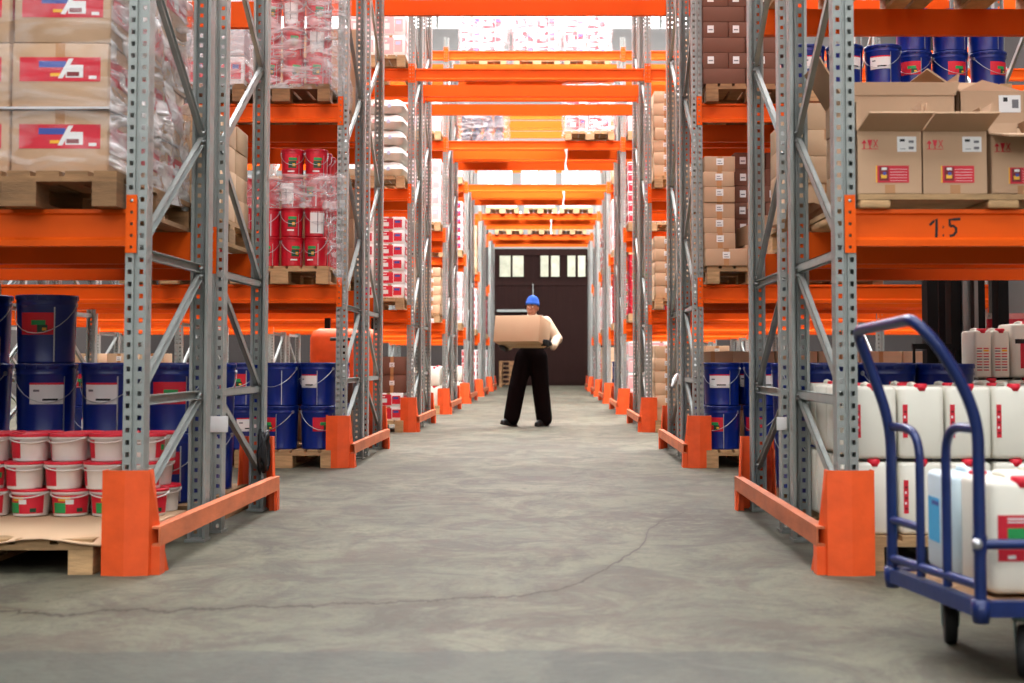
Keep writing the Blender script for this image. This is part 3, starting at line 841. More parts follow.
def film(x0, x1, y0, y1, z0, z1, label, bulge=.03, faces='FRL', seed=0, droop=None, nm='stretch_film', front='film', side='film'):
    """wrinkled clear film skin round a load"""
    m = MB(); rnd = random.Random(seed)
    ph = [rnd.uniform(0, 6) for _ in range(8)]
    def dis(u, v):
        return bulge * (.5 + .25 * math.sin(9 * u + ph[0] + 5 * v) + .2 * math.sin(17 * v + ph[1] - 6 * u) + .15 * math.sin(31 * u + 13 * v + ph[2]) + .1 * math.sin(47 * v + 20 * u + ph[3]))
    def patch(P, nu, nv, k='film'):
        vs = [P(i / nu, j / nv) for j in range(nv + 1) for i in range(nu + 1)]
        fs = [(j * (nu + 1) + i, j * (nu + 1) + i + 1, (j + 1) * (nu + 1) + i + 1, (j + 1) * (nu + 1) + i) for j in range(nv) for i in range(nu)]
        m.add(vs, fs, k, True)
    e = lambda u: min(1, 6 * u, 6 * (1 - u)) if 0 < u < 1 else 0
    if 'F' in faces: patch(lambda u, v: (x0 + (x1 - x0) * u, y0 - .012 - dis(u, v) * e(u), z0 + (z1 - z0) * v), 24, 30, front)
    if 'R' in faces: patch(lambda u, v: (x1 + .012 * e(u) + dis(u + 1, v) * e(u), y0 - .012 + (y1 - y0 + .012) * u, z0 + (z1 - z0) * v), 24, 30, side)
    if 'L' in faces: patch(lambda u, v: (x0 - .012 * e(u) - dis(u + 2, v) * e(u), y0 - .012 + (y1 - y0 + .012) * u, z0 + (z1 - z0) * v), 24, 30)
    if droop: patch(lambda u, v: (droop[0] + (droop[1] - droop[0]) * u + .02 * math.sin(8 * v), y0 - .03 - .03 * math.sin(6 * u + 4 * v), droop[2] + (z1 - droop[2]) * v + .05 * math.sin(5 * u) * (1 - v)), 12, 20)
    o = obj(nm, m); tag(o, label, 'plastic film'); return o

def rowy(i): return ROW * (i + 1)

# --- first row, bucket side, floor: buckets on a pallet with a cardboard sheet
r = rowy(0)
P_PALW.stamp((-1.86 - .6, r + .03 + .5, 0), 'low wooden pallet on the floor beneath the stacked red-lidded white buckets')
sh = MB(); nx, ny = 16, 12; vs = []
for j in range(ny + 1):
    for i in range(nx + 1):
        u, v = i / nx, j / ny
        vs.append((-3.0 + 1.25 * u, r + .01 + 1.0 * v, .149 - (.014 * (1 + math.sin(5 * u * 3)) * max(0, 1 - v * 8)) + .002 * math.sin(9 * u)))
n0 = len(vs); vs += [(x, y, z - .004) for x, y, z in vs]
fs = [(j * (nx + 1) + i, j * (nx + 1) + i + 1, (j + 1) * (nx + 1) + i + 1, (j + 1) * (nx + 1) + i) for j in range(ny) for i in range(nx)]
fs += [tuple(n0 + q for q in reversed(f)) for f in fs]
sheet_o = obj('cardboard_sheet', MB().add(vs, fs, 'card_light', True))
tag(sheet_o, 'flat cardboard sheet laid over the pallet under the red-lidded buckets', 'cardboard sheet')
rnd = random.Random(5)
kinds = {0: [1, 1, 1, 1, 1, 1], 1: [2, 0, 0, 0, 2, 0], 2: [2, 0, 0, 0, 0, 0]}
for iz in range(3):
    for ix in range(6):
        for iy in range(2):
            if iz == 2 and ix == 5: continue
            off = [.0, .02, .01][iz]
            P = P_BKT[kinds[iz][ix] if iy == 0 else 0]
            P.stamp((-1.875 - .183 * ix - off + rnd.uniform(-.005, .005), r + .81 + .19 * iy - (.02 if iz == 1 else 0), .152 + .1265 * iz),
                    'white plastic bucket with red lid, %s layer, %s column from the aisle%s' % (LAY[iz], COLW[ix].replace('end', 'first'), ', behind another' if iy else ''),
                    'red-lidded buckets', R(rnd.uniform(-25, 25)))
# tall cardboard at the far left
cc = carton_proto(.42, .35, .42, 'card'); cc.stamp((-2.97, 6.35, .152), 'tall cardboard box beside the buckets, at the photo edge'); cc.stamp((-2.97, 6.36, .575), 'cardboard box on top of another beside the upper blue pails'); cc.clean()
# rear unit: blue pails three high
for k, x in enumerate((-2.18, -3.01)):
    pal(P_PALO, x, r + 1.85, 0, 'stacked blue pails', 'rear of first row, %s from the aisle, bucket side' % ('first', 'second')[k])
def pails1(ix, iy, iz): return (P_PAILR if (ix == 0) else P_PAILW) if iz != 2 else P_PAILR
grid(pails1, 'rear of first row, floor, bucket side', 'blue metal pail', 'L', -1.95, r + 1.49, .144, 5, 3, 3, .34, .33, .356, 'blue pails, first row', .008, 25, skip={(0, 2), (1, 2)})
# first row, bucket side, first shelf: wrapped branded cartons
z = 1.5
P_PALO.stamp((-1.76 - .4, r + .55, z), 'weathered pallet carrying the film-wrapped printed cartons, first row')
P_PALO.stamp((-1.80 - 1.25, r + .55, z), 'weathered pallet next to the wrapped carton pallet, first row')
cp = carton_proto(.40, .375, .268, 'card', 'brand')
for iz in range(4):
    zz = 1.646 + (.0 if iz == 0 else .012) + .27 * iz
    for ix in range(3):
        for iy in range(3):
            if iy and ix: continue
            cp.stamp((-2.035 - .408 * ix + rnd.uniform(-.01, .01), r + .25 + .385 * iy, zz), 'kraft carton with red printed label, %s layer, %s column%s, wrapped pallet' % (LAY[iz], COLW[ix], DEP[iy]), 'film-wrapped printed cartons', R(rnd.uniform(-1.5, 1.5)))
cp.clean()
tag(obj('slip_sheet', MB().box(-2.66, -1.82, r + .04, r + 1.22, 1.9165, 1.9250, 'slip')), 'white slip sheet between the bottom two layers of printed cartons', 'slip sheet')
film(-2.9, -1.822, r + .05, r + 1.24, 1.6, 2.78, 'clear stretch film wrapped round the printed cartons by the aisle', .06, 'FR', 2, front='film_clear', side='film_white')
# rear unit first shelf: plain tan cartons
pal(P_PAL, -2.16, r + 1.88, z, 'four layers of plain tan cartons', 'rear of first row, bucket side')
cp = carton_proto(.275, .30, .136, 'card_light')
grid([cp], shelf(0, 'L', 1, True), 'plain tan carton', 'L', -1.90, r + 1.50, 1.645, 3, 3, 4, .28, .305, .137, 'tan cartons behind the printed ones')
cp.clean()

# --- first row, trolley side, floor: jerrycans
P_PALW.stamp((1.29 + .6, r + .62, 0), 'wooden pallet on the floor under white jerrycans beside the blue trolley')
def cans1(ix, iy, iz): return P_CAN[0]
grid(cans1, 'beside the trolley', 'white jerrycan with red cap', 'R', 1.365, r + .27, .146, 6, 4, 2, .197, .255, .315, 'jerrycans beside the trolley', .003, 1.5)
# rear: pails and printed canisters
for k, x in enumerate((1.75, 2.62)): pal(P_PALO, x, r + 1.85, 0, ('stacked blue pails', 'printed canisters')[k], 'rear of first row, trolley side')
P_PAILW2 = P_PAILW
grid([P_PAILR, P_PAILW, P_PAILP], 'rear of first row, floor, trolley side', 'blue metal pail', 'R', 1.44, r + 1.52, .144, 3, 3, 2, .322, .33, .357, 'blue pails behind the jerrycans', .01, 30)
grid([P_CAN[0]], 'rear of first row, under printed canisters', 'white jerrycan', 'R', 2.475, r + 2.07, .146, 3, 1, 2, .2, .255, .315, 'jerrycans under the printed canisters', .003, 1.5)
cn = can_proto(3, .098, .24, .275)
for k in range(2): cn.stamp((2.425 + .102 * k, r + 2.07, .778), 'slim white canister with printed text, %s one from the blue pails' % ORD[k], 'printed canisters behind the jerrycans')
cn.clean()
for k in range(2): P_CAN[4].stamp((2.68 + .2 * k, r + 2.07, .778), 'white canister with black and red label, %s one beyond the slim canisters' % ORD[k], 'printed canisters behind the jerrycans')
# first shelf: open cartons
P_THIN.stamp((1.875, r + .52, 1.5), 'thin pale pallet beneath the open cartons on the orange 1:5 beam')
P_THIN.stamp((3.09, r + .52, 1.5), 'thin pale pallet at the outer end of the orange 1:5 beam')
oc = open_carton(.262, .38, .262, {'F': (24, .13), 'L': (90, .12), 'R': (75, .12), 'B': (80, .12)}, True)
oc.stamp((1.406, r + .21, 1.56), 'open-topped kraft carton with red product label, beside the grey post', 'open cartons on the 1:5 beam')
oc.stamp((1.68, r + .215, 1.56), 'open-topped kraft carton with red product label, middle one of three', 'open cartons on the 1:5 beam', rz=R(-1))
oc.clean()
oc = open_carton(.262, .38, .25, {'F': (-12, .15), 'L': (70, .12), 'R': (75, .12), 'B': (80, .12)}, True)
oc.stamp((1.957, r + .23, 1.56), 'open-topped kraft carton with drooping front flap at the frame edge', 'open cartons on the 1:5 beam', rz=R(1)); 
oc.stamp((2.26, r + .23, 1.56), 'open-topped kraft carton with drooping flap, outermost on the beam', 'open cartons on the 1:5 beam', rz=R(1)); oc.clean()
# second line of cartons on the same pallet, taller
cp = carton_proto(.56, .36, .19, 'card_light', None, tape=False)
for iz, zz in enumerate((1.559, 1.75)):
    cp.stamp((1.63, r + .80, zz), 'wide plain carton, %s one behind the open cartons' % LAY[iz], 'plain cartons behind the open ones'); 
    cp.stamp((2.21, r + .80, zz), 'wide plain carton, %s one behind the drooping-flap carton' % LAY[iz], 'plain cartons behind the open ones')
oc = open_carton(.52, .36, .15, {'F': (88, .06), 'L': (60, .2), 'R': (80, .1)}, False)
oc.stamp((1.61, r + .80, 1.942), 'long open carton with raised side flap, behind the open cartons'); oc.clean()
oc = open_carton(.30, .36, .17, {'L': (35, .18), 'B': (60, .15)}, False)
lbl = MB().box(.03, .13, -.1815, -.1805, .07, .15, 'paper').box(.05, .07, -.182, -.1815, .12, .14, 'black').box(.09, .12, -.182, -.1815, .09, .13, 'ink')
oc.part('shipping_label', lbl)
t = MB().add([(-.15, -.17, .17), (.15, -.17, .17), (.0, -.05, .25), (-.15, .17, .17), (.15, .17, .17), (0, .1, .25)], [(0, 1, 2), (0, 2, 5, 3), (1, 4, 5, 2)], 'card_in')
oc.part('flap', t)
oc.stamp((2.04, r + .80, 1.942), 'carton with white shipping label and tented flaps on top'); oc.clean()
cp.stamp((2.49, r + .80, 1.942), 'plain carton beside the tent-flapped carton'); cp.clean()
cp = carton_proto(.30, .30, .137, 'card_light')
pal(P_PAL, 1.72, r + 1.88, 1.5, 'four layers of plain tan cartons', 'rear of first row, trolley side')
grid([cp], shelf(0, 'R', 1, True), 'plain tan carton', 'R', 1.44, r + 1.47, 1.645, 3, 3, 4, .305, .305, .138, 'tan cartons behind the open cartons')
cp.clean()
# crumpled brown paper sticking out of the pallet
cr = MB(); rn = random.Random(9)
vs = [(1.19 + .34 * i / 8, r + 1.22 + .03 * rn.random() - .03 * j, 1.51 + .13 * j / 4 + .03 * rn.random()) for j in range(5) for i in range(9)]
cr.add(vs + [(x, y + .012, z) for x, y, z in vs], [(j * 9 + i, j * 9 + i + 1, (j + 1) * 9 + i + 1, (j + 1) * 9 + i) for j in range(4) for i in range(8)] + [(45 + j * 9 + i, 45 + (j + 1) * 9 + i, 45 + (j + 1) * 9 + i + 1, 45 + j * 9 + i + 1) for j in range(4) for i in range(8)], 'card_in')
tag(obj('crumpled_paper', cr), 'crumpled brown packing paper on the beam below tan cartons', 'packing paper')
# second shelf rear: pallets seen from below
for k, x in enumerate((1.40, 2.22, 3.04)): P_PAL.stamp((x + .3, r + 1.85, 2.955), 'wooden pallet on the dark red upper beam, %s from the aisle' % ORD[k], 'pallets on the dark red beam')

# --- second row, bucket side
r = rowy(1)
for k, x in enumerate((-2.16, -3.02, -3.88)): pal(P_PAL, x, r + .60, 0, 'blue pails', 'second row, floor, bucket side, %s from the aisle' % ORD[k])
def pails2(ix, iy, iz): return [P_PAILR, P_PAILR, P_PAILW, P_PAILP][(ix + iz * 2) % 4]
grid(pails2, 'second row, floor, bucket side', 'blue metal pail', 'L', -1.915, r + .22, .144, 7, 3, 2, .315, .32, .357, 'blue pails, second row, bucket side', .008, 40)
for k, x in enumerate((-2.2, -3.1)):
    pal(P_PAL, x, r + .55, 1.5, ('red paint tins', 'white boxes')[k], 'second row, first shelf, bucket side')
    pal(P_PALO, x, r + .55, 3.0, ('wrapped red tins', 'white cartons')[k], 'second row, second shelf, bucket side')
def tins(ix, iy, iz): return P_TINW if (ix * 3 + iz * 2 + iy) % 5 == 2 else P_TIN
grid(tins, 'second row, first shelf', 'red paint tin', 'L', -1.93, r + .08, 1.645, 4, 5, 4, .193, .2, .243, 'red paint tins, first shelf', .004, 30, skip={(2, 3), (3, 3)})
film(-2.62, -1.80, r - .02, r + 1.05, 2.12, 2.40, 'band of stretch film round the upper red paint tins, first shelf', .02, 'FR', 4)
tag(obj('loose_film', MB()), 'x x x x', 'plastic film') if False else None
def curtain(x0, x1, y, z0, z1, label, seed):
    rn = random.Random(seed); m = MB(); nu, nv = 14, 30; vs = []
    for j in range(nv + 1):
        for i in range(nu + 1):
            u, v = i / nu, j / nv
            sq = .35 + .65 * v ** .6
            vs.append((x1 - (x1 - x0) * (1 - u) * sq, y + .03 * math.sin(9 * u + 3 * v + seed) + .015 * math.sin(23 * u), z0 + (z1 - z0) * v + .03 * (1 - v) * math.sin(7 * u + seed)))
    fs = [(j * (nu + 1) + i, j * (nu + 1) + i + 1, (j + 1) * (nu + 1) + i + 1, (j + 1) * (nu + 1) + i) for j in range(nv) for i in range(nu)]
    m.add(vs, fs, 'film', True); tag(obj('stretch_film', m), label, 'plastic film')
curtain(-1.88, -1.66, r - .07, 1.52, 2.4, 'loose stretch film hanging beside the red tins on the first shelf', 1)
grid(tins, 'second row, second shelf', 'red paint tin', 'L', -1.93, r + .08, 3.145, 3, 5, 4, .193, .2, .243, 'red paint tins, second shelf', .004, 30)
film(-2.46, -1.80, r - .03, r + 1.05, 3.10, 4.15, 'stretch film round the red tins on the second shelf', .04, 'FRL', 5)
curtain(-1.95, -1.66, r - .09, 3.05, 4.2, 'loose stretch film draped beside the red tins on the second shelf', 3)
P_WC = carton_proto(.29, .38, .235, 'paper', 'redwhite', name='printed_box')
P_WP = carton_proto(.29, .38, .235, 'slip', None, name='white_box', tape=False)
grid([P_WC, P_WP], 'second row, second shelf', 'white printed carton', 'L', -2.66, r + .18, 3.145, 4, 2, 4, .295, .39, .24, 'white cartons, second shelf')
film(-3.75, -2.51, r - .03, r + .8, 3.10, 4.15, 'stretch film round the white cartons on the second shelf', .03, 'FR', 6)
grid([P_WC, P_WP], 'second row, first shelf', 'white printed carton', 'L', -2.86, r + .18, 1.645, 3, 2, 3, .295, .39, .24, 'white cartons, first shelf')
# second row, trolley side
for k, x in enumerate((1.68, 2.56, 3.44)): pal(P_PAL, x, r + .60, 0, 'blue pails', 'second row, floor, trolley side, %s from the aisle' % ORD[k])
def pails3(ix, iy, iz): return [P_PAILW, P_PAILR, P_PAILW, P_PAILP][(ix + iz * 3) % 4] if ix else (P_PAILR if iz == 0 else P_PAILW)
grid(pails3, 'second row, floor, trolley side', 'blue metal pail', 'R', 1.44, r + .22, .144, 7, 3, 2, .33, .32, .357, 'blue pails, second row, trolley side', .008, 40)
pal(P_PAL, 1.69, r + .55, 1.5, 'tan taped cartons', 'second row, first shelf, trolley side')
cp = carton_proto(.25, .33, .125, 'card', 'ship'); bp = carton_proto(.34, .33, .14, 'card', 'ship')
bp.stamp((1.445, r + .10, 1.645), 'wide taped carton on the pallet at the foot of the tan stack', 'tan taped cartons'); bp.stamp((1.44, r + .47, 1.645), 'wide taped carton behind the foot of the tan stack', 'tan taped cartons')
bp.clean()
grid([cp], 'second row, first shelf, trolley side', 'tan taped carton', 'R', 1.397, r + .12, 1.787, 1, 3, 6, .26, .35, .1265, 'tan taped cartons', .008, 1)
cp.clean()
cp = carton_proto(.26, .33, .14, 'card_brown', 'brown')
grid([cp], 'second row, first shelf, trolley side', 'dull brown carton', 'R', 1.70, r + .52, 1.645, 3, 1, 7, .265, .35, .1425, 'dull brown cartons', .006, 1)
oc = open_carton(.28, .34, .16, {'F': (70, .08), 'R': (30, .1)}, False)
pt = MB().box(-.02, .02, -.171, -.17, .03, .1, 'paper'); oc.part('shipping_label', pt)
oc.stamp((1.74, r + .14, 1.82), 'pale open carton jutting out beside the tan taped stack', rz=R(8)); oc.clean()
cp2 = carton_proto(.28, .33, .17, 'card'); cp2.stamp((1.745, r + .14, 1.645), 'tan carton under the pale open carton, second row', 'tan taped cartons'); cp2.clean()
cp.clean()
pal(P_PALO, 1.69, r + .55, 3.0, 'brown cartons stacked like bricks', 'second row, trolley side'); pal(P_PAL, 2.53, r + .55, 3.0, 'blue pails', 'second row, second shelf, trolley side'); pal(P_PAL, 3.40, r + .55, 3.0, 'dark blue pails', 'second row, second shelf, trolley side')
cp = carton_proto(.205, .34, .127, 'card_brown', 'brown', tape=False); cq = carton_proto(.342, .34, .127, 'card_brown', None, tape=False)
for iz in range(8):
    for ix in range(3 if iz % 2 else 2):
        for iy in range(3):
            if iy and ix: continue
            P, w_ = (cp, .209) if iz % 2 else (cq, .3485)
            hh = 'short-side' if iz % 2 else 'long-side'
            P.stamp((1.262 + w_ * (ix + .5) + .005, r + .13 + .345 * iy, 3.1455 + .1285 * iz), '%s brown carton, %s layer, %s column%s, second row second shelf' % (hh, LAY[iz], COLW[ix], DEP[iy]), 'brown cartons, second shelf')
cp.clean(); cq.clean()
grid([P_PAILW, P_PAILP], 'second row, second shelf', 'bright blue metal pail', 'R', 2.17, r + .20, 3.145, 3, 2, 1, .315, .33, .357, 'blue pails, second shelf', .01, 30)
grid([P_PAILR, P_PAILW], 'second row, second shelf outer pallet', 'dark blue metal pail', 'R', 3.13, r + .42, 3.145, 3, 1, 2, .315, .33, .357, 'blue pails, outer pallet', .01, 30)
# rear units of the second row: enough loads to close the view
cpA = carton_proto(.38, .38, .27, 'card', None); cpB = carton_proto(.38, .38, .27, 'card_light', 'ship'); cpC = carton_proto(.38, .38, .27, 'card_brown', None)
for side, s, x0 in (('L', -1, -1.99), ('R', 1, 1.50)):
    for lev, zz, nz, pp in ((0, 0, 3, (cpA, cpC)), (1, 1.5, 3, (cpA, cpB)), (2, 3.0, 3, (cpB, cpA))):
        if lev == 0 and side == 'L': nz = 2
        for k in range(2 if lev else 3): pal(P_PALO, x0 + s * (.26 + .9 * k), r + 1.85, zz, 'cartons', 'rear of ' + shelf(1, side, lev) + ', %s in' % ORD[k])
        grid(list(pp), shelf(1, side, lev, True), 'square carton', side, x0, r + 1.55, zz + .145, 2 if lev else 6, 2, nz, .39, .39, .272, 'cartons rear of second row')

# --- third row onwards
P_RW = carton_proto(.36, .36, .165, 'paper', 'redwhite', name='printed_box')
P_WH = carton_proto(.36, .36, .26, 'paper', 'pale', name='printed_box')
P_WR = carton_proto(.36, .36, .26, 'paper', 'redwhite', name='printed_box')
P_TN = carton_proto(.30, .36, .15, 'card_light', 'ship')
P_BR = carton_proto(.36, .36, .22, 'card_brown', 'ship')
rng = random.Random(21)
def load(i, side, lev, kind, nx=2, xe=None, top=None):
    r = rowy(i); s = -1 if side == 'L' else 1
    xe = xe if xe is not None else (LX - .12 if side == 'L' else RX + .12)
    z = [0, 1.5, 3.0, 4.5, 6.0][lev]
    what, pr, w, d, h, nz, desc = {
        'rw': ('red and white printed boxes', [P_RW], .36, .36, .165, 6, 'red and white printed box'),
        'wh': ('white printed boxes', [P_WH], .36, .36, .26, 4, 'white printed box'),
        'tan': ('tan cartons', [P_TN], .30, .36, .15, 7, 'small tan carton'),
        'br': ('brown cartons', [P_BR], .36, .36, .22, 4, 'brown carton'),
        'sack': ('white woven sacks', [P_SACK], .55, .8, .194, 5, 'white woven sack'),
        'can': ('white jerrycans', [P_CAN[0]], .195, .25, .315, 2, 'white jerrycan'),
        'tin': ('red paint tins', [P_TIN], .193, .2, .243, 4, 'red paint tin'),
        'pail': ('blue pails', [P_PAILW, P_PAILR], .315, .32, .357, 2, 'blue metal pail'),
    }[kind]
    if top: nz = top
    if kind in ('can', 'tin'): nx = nx * 2
    wh = shelf(i, side, lev)
    for k in range(1 + (nx * w > .9)):
        pal(P_PAL, xe + s * (.40 + .86 * k), r + .55, z, what, wh + (', second in' if k else ''))
    grid(pr, wh, desc, side, xe + s * w / 2, r + .02 + d / 2, z + .145, nx, (2 if kind != 'sack' else 1), nz, w + .004, d + .01, h + .002, '%s, %s' % (what, wh))
load(2, 'L', 0, 'rw', 2, top=2); 
grid([P_BR], 'third row, floor, bucket side', 'brown carton', 'L', -1.75 - .18, rowy(2) + .22, .145 + 2 * .167 + .002, 2, 2, 2, .364, .37, .222, 'brown cartons, third row')
load(2, 'L', 1, 'rw', 2); load(2, 'L', 2, 'sack', 2); load(2, 'L', 3, 'wh', 2, top=2)
load(2, 'R', 0, 'tan', 3, top=6); load(2, 'R', 1, 'tan', 2, top=5); load(2, 'R', 2, 'tan', 2, top=7); 
grid([P_BR, P_TN], 'third row, outer floor bay, bucket side', 'carton', 'L', -4.9, rowy(2) + .3, .146, 3, 1, 4, .40, .37, .222, 'cartons in the outer floor bay')
for k in range(2): pal(P_PAL, -5.05 - .85 * k, rowy(2) + .5, 0, 'cartons', 'third row outer floor bay, %s from the aisle' % ORD[k])
load(3, 'L', 0, 'can', 2); load(3, 'L', 1, 'tan', 2, top=5); load(3, 'L', 2, 'wh', 2); load(3, 'L', 3, 'wh', 2, top=2)
load(3, 'R', 0, 'wh', 2); load(3, 'R', 1, 'tin', 2); load(3, 'R', 2, 'rw', 2); load(3, 'R', 3, 'wh', 2, top=2)
load(4, 'L', 0, 'can', 2); load(4, 'L', 1, 'wh', 2); load(4, 'L', 2, 'rw', 2); load(4, 'L', 3, 'wh', 2, top=3)
load(4, 'R', 0, 'pail', 2); load(4, 'R', 1, 'tin', 2); load(4, 'R', 2, 'wh', 2); load(4, 'R', 3, 'tan', 2, top=5)
load(5, 'L', 0, 'rw', 1); load(5, 'L', 1, 'rw', 1); load(5, 'L', 2, 'tan', 1)
load(5, 'R', 0, 'tan', 2); load(5, 'R', 1, 'wh', 1); load(5, 'R', 2, 'rw', 1)
load(6, 'L', 0, 'wh', 1); load(6, 'L', 1, 'tin', 2); load(6, 'R', 0, 'rw', 1); load(6, 'R', 1, 'wh', 1)

# --- loads above the aisle
def over(i, x0, x1, z, kind, nz, what, wrap=True, rear=0):
    r = rowy(i) + (1.28 if rear else 0); xc = (x0 + x1) / 2; w = x1 - x0
    P_PAL.stamp((xc, r + .55, z), 'wooden pallet above the aisle, %s' % what, 'pallets above the aisle')
    if kind == 'jug':
        for iz in range(nz):
            for ix in range(4):
                for iy in range(3):
                    P_JUG.stamp((x0 + .1 + .19 * ix, r + .15 + .19 * iy, z + .145 + .312 * iz), 'grey plastic jug, %s layer, %s of four, %s deep, above the aisle' % (LAY[iz], ORD[ix], ORD[iy]), 'grey jugs above the aisle')
        top = z + .145 + .312 * nz
    else:
        nn = 2
        P = P_WR if i == 3 else P_WH; h = .262
        for iz in range(nz):
            for ix in range(nn):
                for iy in range(2 if i == 3 else 1):
                    P.stamp((x0 + .2 + .38 * ix, r + .2 + .38 * iy, z + .145 + h * iz), 'white printed box, %s layer, %s of pair%s, %s' % (LAY[iz], ORD[ix], ', behind' if iy else '', what), 'boxes above the aisle')
        top = z + .145 + h * nz
    if wrap: film(x0 + .0, x1 - .0, r + .0, r + .8, z + .1, top + .02, 'cloudy stretch film round boxes above the aisle, %s' % what, .04, 'FRL', int(x0 * 10) + i)
fx = [(-1.56, -.74), (-.62, .2), (.26, 1.08)]
nm = ('bucket end', 'mid aisle', 'trolley end')
for k, (a, b2) in enumerate(fx):
    over(3, a, b2, 6.0, 'wh', 3, 'fourth row fourth shelf, ' + nm[k], rear=1)
over(3, fx[0][0], fx[0][1], 4.5, 'jug', 2, 'grey jugs, fourth row third shelf', rear=1)
over(3, fx[2][0], fx[2][1], 4.5, 'wh', 3, 'fourth row third shelf, trolley end')
for k, (a, b2) in enumerate(fx):
    over(4, a, b2, 4.5, 'wh', 2, 'fifth row third shelf, ' + nm[k], False, 1)
    over(5, a, b2, 4.5, 'wh', 2, 'sixth row third shelf, ' + nm[k], False)
    over(6, a, b2, 4.5, 'wh', 2, 'seventh row third shelf, ' + nm[k], False)

# small clutter on the racks
m = MB(); pts = []
for q in range(60):
    a = q * .62; pts.append((-1.665 + .02 * math.sin(q * .9), 7.60 + .05 * math.cos(a), .34 + .115 * math.sin(a) + .01 * math.sin(q)))
m.tube(pts, .012, 'rubber', 6); 
tag(obj('cable_coil', m), 'coil of black cable lodged behind the end protector of the first rack', 'cable')
m = MB().rbox(X(211, 6.6), X(229, 6.6), 6.600, 6.6085, Z(432, 6.6), Z(416, 6.6), .004, 'paper')
tag(obj('paper_tag', m), 'white paper tag taped round a grey post, bucket side', 'tag')
m = MB().rbox(X(776, 6.6), X(786, 6.6), 6.600, 6.6085, Z(430, 6.6), Z(417, 6.6), .003, 'paper')
tag(obj('paper_tag', m), 'small white tag on a grey post, trolley side', 'tag')
yy = 12.0; m = MB()
m.tube([(1.10, yy - .35, Z(386, yy)), (1.13, yy - .3, Z(379, yy)), (1.17, yy - .1, Z(375, yy)), (1.24, yy, Z(372, yy)), (1.24, yy + .1, Z(374, yy))], [.008, .022, .014, .02, .02], 'paper', 8)
m.tube([(1.20, yy - .1, Z(374, yy)), (1.195, yy - .1, Z(384, yy))], [.018, .012], 'paper', 8)
tag(obj('cloth_strip', m), 'white cloth strip knotted to a brace of the second rack', 'cloth')
for q, (x, z, i) in enumerate(((.28, 4.35, 3), (.3, 4.35, 4), (.05, 4.35, 5))):
    pts = [(x, rowy(i) + .01, z), (x + .01, rowy(i) - .0, z - .1), (x - .01, rowy(i), z - .25), (x + .005, rowy(i), z - .36)]
    tag(obj('film_strip', MB().tube(pts, [.03, .012, .015, .03], 'paper', 6)), 'wisp of torn film hanging from the %s row beam over the aisle' % ORD[i], 'plastic film')

# stacked pallets near the gate
for q in range(6): P_PALO.stamp((-1.25, 43.5, .146 * q), 'dark wooden pallet by the brown gate, %s of the stack' % LAY[q], 'pallets stacked by the gate', 0)

# ------------------------------------------------------------------ orange stacker behind the blue pails
st = empty('pallet_stacker', (-2.18, 14.2, 0))
tag(st, 'orange hooded pallet stacker behind the blue pails, second row', 'pallet stacker')
obj('hood', MB().rbox(-.40, .33, -.3, .3, .25, 1.22, .12, 'guard', 5, rz=.1), st)
obj('chassis', MB().rbox(-.42, .35, -.34, .34, .08, .26, .05, 'mast', 3), st)
for x in (-.25, .18): obj('fork', MB().box(x - .08, x + .08, .34, 1.4, .04, .1, 'mast'), st)
for x in (-.3, .22): obj('mast_rail', MB().box(x - .03, x + .03, .3, .36, .1, 1.35, 'mast'), st)
for x in (-.3, .22): obj('wheel', MB().lathe([(0, -.03), (.07, -.03), (.07, .03), (0, .03)], 'rubber', 16, T=Matrix.Translation((x, 0, .07)) @ Matrix.Rotation(R(90), 4, 'Y')), st)
obj('tiller', MB().tube([(0, -.3, .9), (0, -.5, 1.05), (0, -.55, 1.1)], .02, 'mast').tube([(-.12, -.56, 1.1), (.12, -.56, 1.1)], .018, 'rubber'), st)

# ------------------------------------------------------------------ forklift
fk = empty('forklift', (3.05, 9.1, 0))
tag(fk, 'black-masted forklift with dark red body standing behind the jerrycans', 'forklift')
m = MB()
for x in (-.46, -.30, -.14, .02): m.box(x - .035, x + .035, -.35, -.22, .1, 2.1, 'mast')
obj('mast', m, fk)
obj('mast_crossbar', MB().box(-.5, .06, -.38, -.36, 1.55, 1.63, 'mast').box(-.5, .06, -.38, -.36, .35, .45, 'mast'), fk)
for x in (-.26, -.18): obj('lift_chain', MB().box(x - .012, x + .012, -.40, -.385, .3, 2.0, 'grey'), fk)
obj('lift_cylinder', MB().tube([(-.22, -.30, .1), (-.22, -.30, 1.9)], .03, 'grey', 12), fk)
m = MB(); m.box(-.62, .14, -.44, -.40, .5, .54, 'mast').box(-.62, .14, -.44, -.40, .95, .985, 'mast')
for k in range(9): m.box(-.62 + .093 * k, -.605 + .093 * k, -.44, -.42, .54, .95, 'mast')
obj('load_backrest', m, fk)
for x in (-.5, .0): obj('fork', MB().box(x - .05, x + .05, -1.15, -.4, .1, .14, 'mast').box(x - .05, x + .05, -.44, -.40, .1, .55, 'mast'), fk)
obj('body', MB().rbox(-.35, 1.35, -.1, .85, .25, .8, .12, 'mast', 4).rbox(.55, 1.35, -.12, .87, .8, 1.3, .2, 'hood', 4), fk)
obj('cowl', MB().add([(.10, -.14, .8), (.42, -.14, .8), (.60, -.14, 1.42), (.46, -.14, 1.42), (.10, .8, .8), (.42, .8, .8), (.60, .8, 1.42), (.46, .8, 1.42)],
     [(0, 1, 2, 3), (7, 6, 5, 4), (0, 4, 5, 1), (1, 5, 6, 2), (2, 6, 7, 3), (3, 7, 4, 0)], 'hood'), fk)
obj('stripe', MB().box(-.02, .5, -.145, -.12, 1.10, 1.16, 'redlab'), fk)['label'] = 'red stripe under the window'
obj('windscreen', MB().box(.0, .55, -.12, -.11, 1.2, 1.55, 'grey'), fk)
